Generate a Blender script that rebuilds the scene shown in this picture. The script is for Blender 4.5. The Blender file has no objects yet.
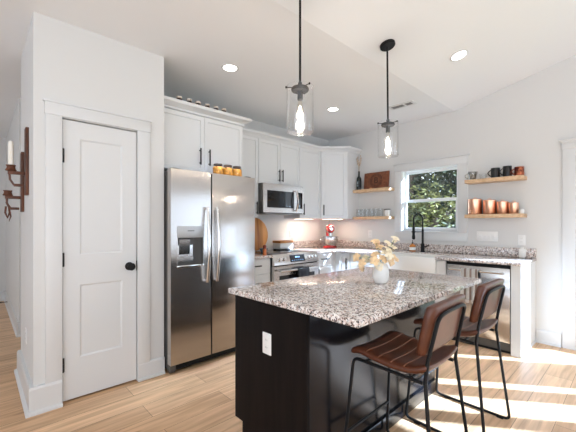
import bpy, bmesh, math, random
from mathutils import Vector, Matrix, Euler
random.seed(7)
S = bpy.context.scene
COL = S.collection
PI = math.pi
def R(d): return math.radians(d)

# ------------------------------------------------------------------ camera
cam_d = bpy.data.cameras.new('camera'); cam = bpy.data.objects.new('camera', cam_d); COL.objects.link(cam)
cam.location = (0, 0, 1.284); cam.rotation_euler = (R(90), 0, R(46.76 - 90))
cam_d.sensor_width = 36; cam_d.lens = 36 * 330 / 576; cam_d.shift_y = 8.17 / 576; cam_d.clip_start = 0.02
S.camera = cam

# ------------------------------------------------------------------ world, sun, added fill lamps
W = bpy.data.worlds.new('world'); S.world = W; W.use_nodes = True
wn = W.node_tree; wn.nodes.clear()
wo = wn.nodes.new('ShaderNodeOutputWorld'); wb = wn.nodes.new('ShaderNodeBackground')
wb.inputs[0].default_value = (0.79, 0.885, 1.0, 1); wb.inputs[1].default_value = 2.6
wn.links.new(wb.outputs[0], wo.inputs[0])

sd = bpy.data.lights.new('sun', 'SUN'); so = bpy.data.objects.new('sun', sd); COL.objects.link(so)
el = R(26)
sun_dir = Vector((-.595 * math.cos(el), .804 * math.cos(el), -math.sin(el)))
so.rotation_euler = sun_dir.to_track_quat('-Z', 'Y').to_euler(); so.location = (8, -6, 8)
sd.energy = 30; sd.angle = R(.6); sd.color = (.72, .97, 1.34)

def area(name, loc, direction, sx, sy, power, color=(1, 1, 1)):
    d = bpy.data.lights.new(name, 'AREA'); d.shape = 'RECTANGLE'; d.size = sx; d.size_y = sy; d.energy = power; d.color = color
    o = bpy.data.objects.new(name, d); COL.objects.link(o); o.location = loc
    o.rotation_euler = Vector(direction).to_track_quat('-Z', 'Y').to_euler()
    return o
area('fill_side', (-.2, -4.28, 1.35), (0, .7, 1.3), 4.6, 2.0, 30, (.75, .95, 1.22))  # added fill lamp in an unseen side wall opening, aimed at the ceiling
area('fill_rear', (-3.28, -.6, 1.35), (1, 0, 1.5), 4.6, 2.0, 50, (.75, .95, 1.22))  # added fill lamp behind the camera, in an unseen rear opening
area('fill_patio', (4.43, -1.93, 1.2), (-.6, 1, -.15), 1.9, 1.6, 18, (.75, .95, 1.22))  # added fill lamp spanning the out-of-view patio windows, aimed into the kitchen
area('fill_hall', (-3.28, 5.2, 1.35), (1, 0, 0), 1.6, 1.6, 8, (.80, .93, 1.14))  # added fill lamp for the hall end, out of view

V = S.view_settings; V.view_transform = 'Standard'; V.look = 'None'; V.gamma = 1; V.use_curve_mapping = False; V.exposure = -0.02
S.cycles.max_bounces = 10; S.cycles.diffuse_bounces = 5; S.cycles.glossy_bounces = 4; S.cycles.transparent_max_bounces = 16
S.cycles.use_denoising = True; S.cycles.caustics_reflective = False; S.cycles.caustics_refractive = False
S.cycles.sample_clamp_indirect = 12

# ------------------------------------------------------------------ materials
def new_mat(name):
    m = bpy.data.materials.new(name); m.use_nodes = True
    return m, m.node_tree.nodes, m.node_tree.links, m.node_tree.nodes['Principled BSDF']
def pm(name, col, rough=.5, metal=0, bump=0, bscale=60, var=0, vscale=8, spec=.5, coat=0):
    m, N, L, b = new_mat(name)
    b.inputs['Roughness'].default_value = rough; b.inputs['Metallic'].default_value = metal
    b.inputs['Specular IOR Level'].default_value = spec; b.inputs['Coat Weight'].default_value = coat
    b.inputs['Base Color'].default_value = (*col, 1)
    tc = N.new('ShaderNodeTexCoord')
    if var:
        n = N.new('ShaderNodeTexNoise'); n.inputs['Scale'].default_value = vscale; n.inputs['Detail'].default_value = 3
        L.new(tc.outputs['Object'], n.inputs['Vector'])
        r = N.new('ShaderNodeValToRGB')
        r.color_ramp.elements[0].position = .3; r.color_ramp.elements[1].position = .7
        r.color_ramp.elements[0].color = (*[c * (1 - var) for c in col], 1)
        r.color_ramp.elements[1].color = (*[min(1, c * (1 + var)) for c in col], 1)
        L.new(n.outputs['Fac'], r.inputs['Fac']); L.new(r.outputs['Color'], b.inputs['Base Color'])
    if bump:
        n = N.new('ShaderNodeTexNoise'); n.inputs['Scale'].default_value = bscale; n.inputs['Detail'].default_value = 4
        L.new(tc.outputs['Object'], n.inputs['Vector'])
        bp = N.new('ShaderNodeBump'); bp.inputs['Strength'].default_value = bump; bp.inputs['Distance'].default_value = .002
        L.new(n.outputs['Fac'], bp.inputs['Height']); L.new(bp.outputs['Normal'], b.inputs['Normal'])
    return m
def emit(name, col, s):
    m, N, L, b = new_mat(name)
    b.inputs['Base Color'].default_value = (*col, 1); b.inputs['Emission Color'].default_value = (*col, 1); b.inputs['Emission Strength'].default_value = s
    return m
def thin_glass(name, tint=(1, 1, 1), gloss=1.0, rough=.02):
    m, N, L, b = new_mat(name); N.remove(b)
    out = [n for n in N if n.type == 'OUTPUT_MATERIAL'][0]
    t = N.new('ShaderNodeBsdfTransparent'); t.inputs[0].default_value = (*tint, 1)
    g = N.new('ShaderNodeBsdfGlossy'); g.inputs['Roughness'].default_value = rough
    fr = N.new('ShaderNodeLayerWeight'); fr.inputs[0].default_value = .5
    pw = N.new('ShaderNodeMath'); pw.operation = 'POWER'; pw.inputs[1].default_value = 4
    mu = N.new('ShaderNodeMath'); mu.operation = 'MULTIPLY_ADD'; mu.inputs[1].default_value = .55 * gloss; mu.inputs[2].default_value = .035 * gloss ** 2; mu.use_clamp = True
    mx = N.new('ShaderNodeMixShader')
    L.new(fr.outputs['Facing'], pw.inputs[0]); L.new(pw.outputs[0], mu.inputs[0]); L.new(mu.outputs[0], mx.inputs[0]); L.new(t.outputs[0], mx.inputs[1]); L.new(g.outputs[0], mx.inputs[2])
    L.new(mx.outputs[0], out.inputs[0])
    return m
def wood(name, c0, c1, rough=.45, scale=(2, 30, 30), knots=0):
    m, N, L, b = new_mat(name); b.inputs['Roughness'].default_value = rough
    tc = N.new('ShaderNodeTexCoord'); mp = N.new('ShaderNodeMapping'); mp.inputs['Scale'].default_value = scale
    n = N.new('ShaderNodeTexNoise'); n.inputs['Scale'].default_value = 1; n.inputs['Detail'].default_value = 6; n.inputs['Distortion'].default_value = .6
    r = N.new('ShaderNodeValToRGB'); r.color_ramp.elements[0].position = .32; r.color_ramp.elements[1].position = .68
    r.color_ramp.elements[0].color = (*c0, 1); r.color_ramp.elements[1].color = (*c1, 1)
    L.new(tc.outputs['Object'], mp.inputs['Vector']); L.new(mp.outputs[0], n.inputs['Vector']); L.new(n.outputs['Fac'], r.inputs[0]); L.new(r.outputs[0], b.inputs['Base Color'])
    return m
def granite():
    m, N, L, b = new_mat('granite'); b.inputs['Roughness'].default_value = .08
    tc = N.new('ShaderNodeTexCoord')
    def vor(scale):
        n = N.new('ShaderNodeTexVoronoi'); n.inputs['Scale'].default_value = scale; L.new(tc.outputs['Object'], n.inputs['Vector'])
        s = N.new('ShaderNodeSeparateColor'); L.new(n.outputs['Color'], s.inputs[0]); return s
    def ramp(stops):
        r = N.new('ShaderNodeValToRGB'); r.color_ramp.interpolation = 'CONSTANT'
        while len(r.color_ramp.elements) < len(stops): r.color_ramp.elements.new(.5)
        for e, (p, c) in zip(r.color_ramp.elements, stops): e.position = p; e.color = (*c, 1)
        return r
    a = vor(88); r1 = ramp([(0, (.34, .25, .21)), (.13, (.68, .58, .53)), (.42, (.84, .79, .76)), (.70, (.56, .44, .39)), (.84, (.46, .44, .44)), (.94, (.15, .13, .13))])
    L.new(a.outputs[0], r1.inputs[0])
    c = vor(170); r2 = ramp([(0, (.03, .028, .03)), (.12, (.21, .15, .13)), (.20, (.84, .80, .77)), (.36, (.5, .5, .5))])
    L.new(c.outputs[1], r2.inputs[0])
    lt = N.new('ShaderNodeMath'); lt.operation = 'LESS_THAN'; lt.inputs[1].default_value = .36
    L.new(c.outputs[1], lt.inputs[0])
    mx = N.new('ShaderNodeMix'); mx.data_type = 'RGBA'
    L.new(lt.outputs[0], mx.inputs[0]); L.new(r1.outputs[0], mx.inputs[6]); L.new(r2.outputs[0], mx.inputs[7]); L.new(mx.outputs[2], b.inputs['Base Color'])
    return m
def oak_floor():
    m, N, L, b = new_mat('oak_planks'); b.inputs['Roughness'].default_value = .42
    tc = N.new('ShaderNodeTexCoord')
    br = N.new('ShaderNodeTexBrick'); br.offset = .37; br.inputs['Scale'].default_value = 1
    br.inputs['Brick Width'].default_value = 1.35; br.inputs['Row Height'].default_value = .185; br.inputs['Mortar Size'].default_value = .0014
    br.inputs['Bias'].default_value = 0
    br.inputs['Color1'].default_value = (.66, .415, .235, 1); br.inputs['Color2'].default_value = (.86, .59, .36, 1); br.inputs['Mortar'].default_value = (.20, .11, .06, 1)
    L.new(tc.outputs['Object'], br.inputs['Vector'])
    mp = N.new('ShaderNodeMapping'); mp.inputs['Scale'].default_value = (1.6, 22, 1)
    n = N.new('ShaderNodeTexNoise'); n.inputs['Scale'].default_value = 1.2; n.inputs['Detail'].default_value = 7; n.inputs['Distortion'].default_value = .7
    L.new(tc.outputs['Object'], mp.inputs['Vector']); L.new(mp.outputs[0], n.inputs['Vector'])
    r = N.new('ShaderNodeValToRGB'); r.color_ramp.elements[0].position = .28; r.color_ramp.elements[1].position = .68
    r.color_ramp.elements[0].color = (.66, .60, .55, 1); r.color_ramp.elements[1].color = (1.06, 1.05, 1.04, 1)
    L.new(n.outputs['Fac'], r.inputs[0])
    kn = N.new('ShaderNodeTexVoronoi'); kn.inputs['Scale'].default_value = 1; mk = N.new('ShaderNodeMapping'); mk.inputs['Scale'].default_value = (1.6, 5.2, 1)
    L.new(tc.outputs['Object'], mk.inputs['Vector']); L.new(mk.outputs[0], kn.inputs['Vector'])
    kr = N.new('ShaderNodeValToRGB'); kr.color_ramp.elements[0].position = .02; kr.color_ramp.elements[1].position = .09
    kr.color_ramp.elements[0].color = (.55, .46, .40, 1); kr.color_ramp.elements[1].color = (1, 1, 1, 1)
    L.new(kn.outputs['Distance'], kr.inputs[0])
    mx = N.new('ShaderNodeMix'); mx.data_type = 'RGBA'; mx.blend_type = 'MULTIPLY'; mx.inputs[0].default_value = 1
    L.new(br.outputs['Color'], mx.inputs[6]); L.new(r.outputs[0], mx.inputs[7])
    m2 = N.new('ShaderNodeMix'); m2.data_type = 'RGBA'; m2.blend_type = 'MULTIPLY'; m2.inputs[0].default_value = 1
    L.new(mx.outputs[2], m2.inputs[6]); L.new(kr.outputs[0], m2.inputs[7])
    L.new(m2.outputs[2], b.inputs['Base Color'])
    return m
def steel(name, col, rough, axis, aniso=0):
    m, N, L, b = new_mat(name); b.inputs['Metallic'].default_value = 1; b.inputs['Base Color'].default_value = (*col, 1)
    tc = N.new('ShaderNodeTexCoord'); mp = N.new('ShaderNodeMapping'); mp.inputs['Scale'].default_value = axis
    n = N.new('ShaderNodeTexNoise'); n.inputs['Scale'].default_value = 1; n.inputs['Detail'].default_value = 3
    L.new(tc.outputs['Object'], mp.inputs['Vector']); L.new(mp.outputs[0], n.inputs['Vector'])
    mr = N.new('ShaderNodeMapRange'); mr.inputs['To Min'].default_value = rough - .015; mr.inputs['To Max'].default_value = rough + .02
    L.new(n.outputs['Fac'], mr.inputs[0]); L.new(mr.outputs[0], b.inputs['Roughness'])
    if aniso:
        ge = N.new('ShaderNodeNewGeometry'); cr = N.new('ShaderNodeVectorMath'); cr.operation = 'CROSS_PRODUCT'; cr.inputs[1].default_value = (0, 0, 1)
        L.new(ge.outputs['Normal'], cr.inputs[0]); L.new(cr.outputs[0], b.inputs['Tangent']); b.inputs['Anisotropic'].default_value = aniso; b.inputs['Anisotropic Rotation'].default_value = 0
    return m
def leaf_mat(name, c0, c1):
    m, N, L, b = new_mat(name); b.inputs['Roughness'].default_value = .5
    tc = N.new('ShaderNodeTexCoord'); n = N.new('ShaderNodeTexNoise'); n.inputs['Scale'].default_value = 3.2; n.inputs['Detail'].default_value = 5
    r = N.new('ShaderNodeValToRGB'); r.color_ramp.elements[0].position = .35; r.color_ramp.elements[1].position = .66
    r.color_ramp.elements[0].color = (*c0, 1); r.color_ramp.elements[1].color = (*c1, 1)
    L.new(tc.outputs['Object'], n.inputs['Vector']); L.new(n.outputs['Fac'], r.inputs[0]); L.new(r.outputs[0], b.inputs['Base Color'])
    return m

WALL = pm('wall_paint', (.70, .692, .675), .65, bump=.08, bscale=220)
CEIL = pm('ceiling_paint', (.86, .872, .885), .8, bump=.08, bscale=200)
WPAINT = pm('window_paint', (.83, .83, .825), .35)
TRIM = pm('trim_paint', (.70, .70, .695), .35)
CAB = pm('cabinet_paint', (.73, .735, .735), .38)
FLOOR = oak_floor(); GRAN = granite()
STEEL = steel('brushed_steel', (.58, .55, .53), .21, (2, 2, 12), .9); STEELH = steel('polished_steel', (.70, .69, .68), .16, (40, 40, 3))
GREY = pm('dark_grey_metal', (.09, .085, .08), .45, .3)
BLACK = pm('black_metal', (.006, .006, .007), .5, spec=.25)
BLKGLASS = pm('black_glass', (.01, .01, .012), .06)
ISL = pm('black_island_paint', (.006, .006, .008), .22, bump=.03, bscale=40, spec=.4)
ISLV = wood('dark_veneer', (.004, .003, .003), (.009, .006, .0055), .55, (30, 30, 2))
ISLV.node_tree.nodes['Principled BSDF'].inputs['Specular IOR Level'].default_value = .12
GLASS = thin_glass('window_glass', (.97, .98, .98), .8)
LAMPGLASS = thin_glass('clear_lamp_glass', (1, 1, 1), 1.6, .12)
CUPGLASS = thin_glass('clear_cup_glass', (.975, .98, .98), .9)
LEATHER = pm('brown_leather', (.100, .029, .013), .36, bump=.25, bscale=120, var=.22, vscale=14)
PIPE = pm('seam_glint_leather', (.30, .13, .075), .45)  # glint along the seat seams, put into a lighter leather colour
SMOKE = thin_glass('tea_glass', (.80, .79, .77), 1.7)
OAKS = wood('shelf_oak', (.60, .38, .21), (.76, .53, .33), .5, (4, 30, 30))
ACACIA = wood('acacia_wood', (.30, .095, .022), (.80, .37, .11), .4, (11, 3, 1))
WALNUT = wood('walnut_wood', (.13, .035, .014), (.27, .085, .032), .45, (4, 30, 30))
SCONCEW = wood('stained_pine', (.055, .018, .008), (.14, .045, .018), .5, (30, 30, 4))
COPPER = pm('polished_copper', (.93, .52, .35), .28, 1, bump=.05, bscale=8)
PORC = pm('white_ceramic', (.82, .81, .78), .3)
SINKM = pm('sink_fireclay', (.88, .87, .84), .12)
PLASTIC = pm('white_plastic', (.85, .84, .82), .35)
WAX = pm('cream_wax', (.84, .80, .72), .5)
SLOT = pm('slot_dark', (.10, .10, .10), .6)

# ------------------------------------------------------------------ mesh builder
class MB:
    def __init__(s): s.bm = bmesh.new(); s.M = Matrix.Identity(4)
    def xf(s, vs):
        for v in vs: v.co = s.M @ v.co
    def box(s, x0, x1, y0, y1, z0, z1, bev=0, seg=2):
        t = bmesh.new(); bmesh.ops.create_cube(t, size=1)
        for v in t.verts: v.co = Vector((x0 + (v.co.x + .5) * (x1 - x0), y0 + (v.co.y + .5) * (y1 - y0), z0 + (v.co.z + .5) * (z1 - z0)))
        if bev: bmesh.ops.bevel(t, geom=list(t.edges), offset=bev, segments=seg, profile=.5, affect='EDGES')
        s.add(t); return s
    def add(s, t):
        s.xf_t(t); me = bpy.data.meshes.new('t'); t.to_mesh(me); s.bm.from_mesh(me); bpy.data.meshes.remove(me); t.free()
    def xf_t(s, t):
        for v in t.verts: v.co = s.M @ v.co
    def lathe(s, prof, c=(0, 0, 0), seg=24, axis='z', closed=False):
        t = bmesh.new(); rings = []
        for r, z in prof:
            ring = []
            for i in range(1 if r < 1e-6 else seg):
                a = 2 * PI * i / seg; p = Vector((r * math.cos(a), r * math.sin(a), z))
                if axis == 'y': p = Vector((p.x, p.z, p.y))
                if axis == 'x': p = Vector((p.z, p.x, p.y))
                ring.append(t.verts.new(p + Vector(c)))
            rings.append(ring)
        pr = list(zip(rings, rings[1:])) + ([(rings[-1], rings[0])] if closed else [])
        for a, b in pr:
            for i in range(seg):
                j = (i + 1) % seg
                q = [a[0] if len(a) == 1 else a[i], b[0] if len(b) == 1 else b[i], b[0] if len(b) == 1 else b[j], a[0] if len(a) == 1 else a[j]]
                u = []
                for v in q:
                    if v not in u: u.append(v)
                if len(u) > 2:
                    try: t.faces.new(u)
                    except ValueError: pass
        bmesh.ops.recalc_face_normals(t, faces=t.faces)
        s.add(t); return s
    def cyl(s, r, z0, z1, c=(0, 0, 0), seg=24, axis='z', bev=0):
        if bev: return s.lathe([(0, z0), (r - bev, z0), (r, z0 + bev), (r, z1 - bev), (r - bev, z1), (0, z1)], c, seg, axis)
        return s.lathe([(0, z0), (r, z0), (r, z1), (0, z1)], c, seg, axis)
    def tube(s, pts, r, seg=10, closed=False):
        t = bmesh.new(); P = [Vector(p) for p in pts]; n = len(P); rings = []
        rad = r if isinstance(r, (list, tuple)) else [r] * n
        up = None
        for i in range(n):
            if closed: d = (P[(i + 1) % n] - P[i - 1])
            else: d = P[min(i + 1, n - 1)] - P[max(i - 1, 0)]
            d.normalize()
            if up is None:
                up = d.orthogonal().normalized()
            else:
                up = (up - d * up.dot(d))
                up = up.normalized() if up.length > 1e-6 else d.orthogonal().normalized()
            sd_ = d.cross(up)
            rings.append([t.verts.new(P[i] + (up * math.cos(2 * PI * k / seg) + sd_ * math.sin(2 * PI * k / seg)) * rad[i]) for k in range(seg)])
        pr = list(zip(rings, rings[1:])) + ([(rings[-1], rings[0])] if closed else [])
        for a, b in pr:
            for k in range(seg): t.faces.new((a[k], a[(k + 1) % seg], b[(k + 1) % seg], b[k]))
        if not closed: t.faces.new(rings[0][::-1]); t.faces.new(rings[-1])
        bmesh.ops.recalc_face_normals(t, faces=t.faces)
        s.add(t); return s
    def prism(s, poly, axis, a0, a1, bev=0):
        t = bmesh.new()
        def mk(p, a):
            return Vector((a, p[0], p[1])) if axis == 'x' else Vector((p[0], a, p[1])) if axis == 'y' else Vector((p[0], p[1], a))
        A = [t.verts.new(mk(p, a0)) for p in poly]; B = [t.verts.new(mk(p, a1)) for p in poly]
        t.faces.new(A); t.faces.new(B)
        for i in range(len(poly)):
            j = (i + 1) % len(poly); t.faces.new((A[i], A[j], B[j], B[i]))
        bmesh.ops.recalc_face_normals(t, faces=t.faces)
        if bev: bmesh.ops.bevel(t, geom=list(t.edges), offset=bev, segments=2, profile=.5, affect='EDGES')
        s.add(t); return s
    def sweep(s, path, prof):
        """prof (out, z) swept along an open xy path; out is to the right of travel, corners mitred"""
        t = bmesh.new(); rings = []; n = len(path); P = [Vector((p[0], p[1])) for p in path]
        for i in range(n):
            ds = []
            if i > 0: ds.append((P[i] - P[i - 1]).normalized())
            if i < n - 1: ds.append((P[i + 1] - P[i]).normalized())
            ns = [Vector((d.y, -d.x)) for d in ds]
            m = sum(ns, Vector((0, 0))); m.normalize(); k = 1 / max(.3, m.dot(ns[0]))
            rings.append([t.verts.new((P[i].x + m.x * o * k, P[i].y + m.y * o * k, z)) for o, z in prof])
        for a, b in zip(rings, rings[1:]):
            for q in range(len(prof)):
                w = (q + 1) % len(prof); t.faces.new((a[q], a[w], b[w], b[q]))
        t.faces.new(rings[0]); t.faces.new(rings[-1])
        bmesh.ops.recalc_face_normals(t, faces=t.faces)
        s.add(t); return s
    def shaker(s, x0, x1, z0, z1, yf, th=.02, rail=.058, dep=.009):
        """slab door, front face at y=yf looking -y, with one sunk panel"""
        t = bmesh.new(); bmesh.ops.create_cube(t, size=1)
        for v in t.verts: v.co = Vector((x0 + (v.co.x + .5) * (x1 - x0), yf + (v.co.y + .5) * th, z0 + (v.co.z + .5) * (z1 - z0)))
        t.faces.ensure_lookup_table()
        f = min(t.faces, key=lambda q: q.calc_center_median().y)
        if rail and min(x1 - x0, z1 - z0) > 2.4 * rail:
            bmesh.ops.inset_individual(t, faces=[f], thickness=rail)
            r = bmesh.ops.inset_individual(t, faces=[f], thickness=.006)
            for v in f.verts: v.co.y += dep
        s.add(t); return s
    def build(s, name, mat, parent=None, loc=(0, 0, 0), rotz=0, smooth=True, angle=35):
        me = bpy.data.meshes.new(name); s.bm.normal_update(); s.bm.to_mesh(me); s.bm.free()
        o = bpy.data.objects.new(name, me); COL.objects.link(o); me.materials.append(mat)
        if parent is not None: o.parent = parent
        o.location = loc; o.rotation_euler = (0, 0, rotz)
        if smooth:
            me.polygons.foreach_set('use_smooth', [True] * len(me.polygons)); me.set_sharp_from_angle(angle=R(angle))
        return o
def tag(o, label=None, cat=None, group=None, kind=None):
    if label: o['label'] = label
    if cat: o['category'] = cat
    if group: o['group'] = group
    if kind: o['kind'] = kind
    return o
def thing(name, label, cat, loc=(0, 0, 0), rotz=0, group=None):
    o = bpy.data.objects.new(name, None); COL.objects.link(o); o.empty_display_size = .1
    o.location = loc; o.rotation_euler = (0, 0, rotz)
    return tag(o, label, cat, group)
def struct(name, mb, mat, parent=None, **k):
    o = mb.build(name, mat, parent, **k)
    if parent is None: o['kind'] = 'structure'
    return o
def copy_tree(o, parent=None):
    c = o.copy(); COL.objects.link(c)
    if parent is not None: c.parent = parent
    for ch in list(o.children): copy_tree(ch, c)
    return c
def dup(o, loc, label, rotz=None):
    c = copy_tree(o); c.location = loc; c['label'] = label
    if rotz is not None: c.rotation_euler = (0, 0, rotz)
    return c
def arc(c, r, a0, a1, n, f): return [f(c, r, R(a0 + (a1 - a0) * i / n)) for i in range(n + 1)]
def rounded(pts, r, n=5):
    P = [Vector(p) for p in pts]; out = [P[0]]
    for a, b, c in zip(P, P[1:], P[2:]):
        d0 = (a - b); d1 = (c - b); k = min(r, d0.length * .45, d1.length * .45)
        p0 = b + d0.normalized() * k; p1 = b + d1.normalized() * k
        for i in range(n + 1):
            t = i / n; out.append(p0 * (1 - t) ** 2 + b * 2 * t * (1 - t) + p1 * t * t)
    out.append(P[-1]); return out

# ------------------------------------------------------------------ structure
XW, YF, ZC, YC, SL = 4.443, 3.68, 2.73, 1.62, .24      # window wall, range wall, flat ceiling, crease, slope
def wall_panel(name, axis, at, th, a0, a1, holes, z1=3.9, mat=WALL):
    """wall in plane axis=at, thickness th outward, spanning a0..a1, rectangular holes (h0,h1,z0,z1)"""
    mb = MB()
    def bx(p0, p1, q0, q1):
        if p1 - p0 < 1e-4 or q1 - q0 < 1e-4: return
        lo, hi = sorted((at, at + th))
        if axis == 'x': mb.box(lo, hi, p0, p1, q0, q1)
        else: mb.box(p0, p1, lo, hi, q0, q1)
    cur = a0
    for h0, h1, b0, b1 in sorted(holes):
        bx(cur, h0, 0, z1); bx(h0, h1, 0, b0); bx(h0, h1, b1, z1); cur = h1
    bx(cur, a1, 0, z1)
    return struct(name, mb, mat, smooth=False)
mb = MB(); mb.box(-3.4, 4.6, -4.4, 7.5, -.08, 0); struct('floor', mb, FLOOR, smooth=False)
mb = MB()
yr, ye = -1.5, -4.4; zr = ZC + SL * (YC - yr); ze = zr - SL * (yr - ye)
mb.prism([(7.5, ZC), (YC, ZC), (yr, zr), (ye, ze), (ye, ze + .15), (yr, zr + .15), (YC, ZC + .15), (7.5, ZC + .15)], 'x', -3.4, 4.6)
struct('ceiling', mb, CEIL, smooth=False)
# window wall: sink window, glazed door, then tall patio windows beyond the frame
WIN = (1.572, 2.335, 1.19, 2.045)
wall_panel('wall_window', 'x', XW, .15, -4.4, YF + .15, [WIN, (-.47, .44, .0, 2.05), (-1.44, -1.08, .25, 2.15), (-2.12, -1.54, .25, 2.15), (-2.85, -2.17, .25, 2.15)])
wall_panel('wall_range', 'y', YF, .12, .396, XW, [], 2.9)
wall_panel('wall_pantry', 'y', 2.819, .12, .276, 1.176, [(.438, .952, 0, 2.045)], 2.9)
mb = MB(); mb.box(.276, .396, 2.939, 3.72, 0, 2.9); struct('wall_pantry_side', mb, WALL, smooth=False)
mb = MB(); mb.box(1.056, 1.176, 2.939, YF, 0, 2.9); struct('wall_fridge_side', mb, WALL, smooth=False)
mb = MB(); mb.box(.345, .9, 4.86, 7.3, 0, 2.9); struct('wall_hall', mb, WALL, smooth=False)
mb = MB(); mb.box(.9, 1.0, 3.8, 7.3, 0, 2.9); struct('wall_hall_recess', mb, WALL, smooth=False)
wall_panel('wall_hall_end', 'y', 7.3, .12, -3.3, 1.0, [], 2.9)
wall_panel('wall_rear', 'x', -3.2, -.1, -4.4, 7.42, [(-2.9, 1.7, .35, 2.35), (4.4, 6.0, .55, 2.15)], 3.9)
wall_panel('wall_side', 'y', -4.2, -.1, -3.4, 4.6, [(-2.5, 2.1, .35, 2.35)], 3.9)
# baseboards
BP = [(0, 0), (.027, 0), (.027, .012), (.016, .02), (.016, .128), (.012, .14), (0, .14)]
def base(name, path, h=1.0, th=1.0):
    mb = MB(); mb.sweep(path, [(o * th, z * h) for o, z in BP]); return struct(name, mb, TRIM, smooth=False)
base('baseboard_pantry', [(.276, 3.72), (.276, 2.819), (.4365, 2.819)][0:3], 1.3, 1.7)
base('baseboard_pantry_right', [(.9535, 2.819), (1.174, 2.819)], 1.0, 1.3)
base('baseboard_hall', [(.345, 7.3), (.345, 4.86), (.9, 4.86)], 1.15)
base('baseboard_hall_end', [(-3.2, 7.3), (.33, 7.3)], 1.15)
base('baseboard_window', [(XW, .765), (XW, .555)], 1.0)
# pantry door with casing
def door_casing(name, x0, x1, ztop, cw, yf):
    mb = MB()
    mb.box(x0 - cw, x0, yf - .018, yf, .0, ztop + .0, .002); mb.box(x1, x1 + cw, yf - .018, yf, .0, ztop, .002)
    mb.box(x0 - cw - .004, x1 + cw + .004, yf - .022, yf, ztop, ztop + .085, .002)
    mb.box(x0 - cw - .014, x1 + cw + .014, yf - .030, yf, ztop + .085, ztop + .100, .003)
    return struct(name, mb, TRIM)
door_casing('trim_1', .438, .952, 2.05, .098, 2.819)
DX0, DX1 = .443, .947
mb = MB(); t = bmesh.new(); bmesh.ops.create_cube(t, size=1)
for v in t.verts: v.co = Vector((DX0 + (v.co.x + .5) * (DX1 - DX0), 2.825 + (v.co.y + .5) * .035, .014 + (v.co.z + .5) * 2.022))
mb.add(t)
def sunk_panel(mb, x0, x1, z0, z1, y, dep):
    """frame bevel and flat field of a sunk door panel, facing -y"""
    pass
mb.bm.free()
def panel_door(x0, x1, z0, z1, y0, th, panels, dep=.008, bev=.012):
    mb = MB(); xs = sorted({x0, x1, *[p for q in panels for p in q[:2]]}); zs = sorted({z0, z1, *[p for q in panels for p in q[2:]]})
    bm = mb.bm; vs = {}
    def V_(x, y, z):
        k = (round(x, 5), round(y, 5), round(z, 5))
        if k not in vs: vs[k] = bm.verts.new((x, y, z))
        return vs[k]
    for i in range(len(xs) - 1):
        for j in range(len(zs) - 1):
            a, b, c, d = xs[i], xs[i + 1], zs[j], zs[j + 1]
            if (a, b, c, d) in panels:
                o = [(a, c), (b, c), (b, d), (a, d)]; n = [(a + bev, c + bev), (b - bev, c + bev), (b - bev, d - bev), (a + bev, d - bev)]
                for k in range(4):
                    l = (k + 1) % 4
                    bm.faces.new((V_(o[k][0], y0, o[k][1]), V_(o[l][0], y0, o[l][1]), V_(n[l][0], y0 + dep, n[l][1]), V_(n[k][0], y0 + dep, n[k][1])))
                bm.faces.new([V_(p[0], y0 + dep, p[1]) for p in n])
            else: bm.faces.new((V_(a, y0, c), V_(b, y0, c), V_(b, y0, d), V_(a, y0, d)))
    c = [(x0, z0), (x1, z0), (x1, z1), (x0, z1)]
    B = [bm.verts.new((x, y0 + th, z)) for x, z in c]; bm.faces.new(B)
    def edge(pts):
        pts = [V_(*p) for p in pts]; return pts
    bm.faces.new(edge([(x, y0, z0) for x in xs]) + [B[1], B[0]]); bm.faces.new(edge([(x, y0, z1) for x in xs]) + [B[2], B[3]])
    bm.faces.new(edge([(x0, y0, z) for z in zs]) + [B[3], B[0]]); bm.faces.new(edge([(x1, y0, z) for z in zs]) + [B[2], B[1]])
    bmesh.ops.recalc_face_normals(bm, faces=bm.faces)
    return mb
mb = panel_door(DX0, DX1, .014, 2.036, 2.824, .035, [(.548, .842, 1.06, 1.912), (.548, .842, .305, .838)])
d1 = struct('door_1', mb, TRIM, smooth=False)
mb = MB(); mb.lathe([(0, 0), (.033, 0), (.033, .006), (.013, .012), (.012, .034), (.020, .042), (.028, .05), (.030, .060), (.025, .069), (0, .072)], (0, 0, 0), 24, 'y')
mb.M = Matrix.Identity(4)
k = mb.build('door_knob', BLACK, d1)
k.rotation_euler = (0, 0, PI); k.location = (.893, 2.824, .945)
for z in (1.775, 1.03, .275):
    mb = MB(); mb.cyl(.0085, z - .05, z + .05, (.4405, 2.811, 0), 10); mb.box(.4385, .452, 2.813, 2.8235, z - .049, z + .049); mb.build('hinge', BLACK, d1)
mb = MB(); mb.box(.946, .9515, 2.819, 2.84, .905, .985); mb.build('strike_plate', BLACK, d1)

# sink window
y0, y1, z0, z1 = WIN
mb = MB()
cw = .105
mb.box(XW - .018, XW, y1, y1 + cw, z0 - .02, z1 + .0, .003); mb.box(XW - .018, XW, y0 - cw - .01, y0, z0 - .02, z1, .003)
mb.box(XW - .022, XW, y0 - cw - .014, y1 + cw + .004, z1, z1 + .095, .003); mb.box(XW - .036, XW, y0 - cw - .03, y1 + cw + .02, z1 + .095, z1 + .112, .004)
mb.box(XW - .018, XW, y0 - cw - .01, y1 + cw, z0 - .125, z0 - .02, .003); mb.box(XW - .035, XW + .06, y0 - .0, y1 + .0, z0 - .02, z0, .004)
tw = struct('trim_2', mb, TRIM)
mb = MB()
mb.box(XW, XW + .15, y1 - .012, y1, z0, z1); mb.box(XW, XW + .15, y0, y0 + .012, z0, z1); mb.box(XW, XW + .15, y0 + .012, y1 - .012, z1 - .012, z1); mb.box(XW + .06, XW + .15, y0 + .012, y1 - .012, z0, z0 + .012)
w1 = struct('window_1', mb, WPAINT, smooth=False)
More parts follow.
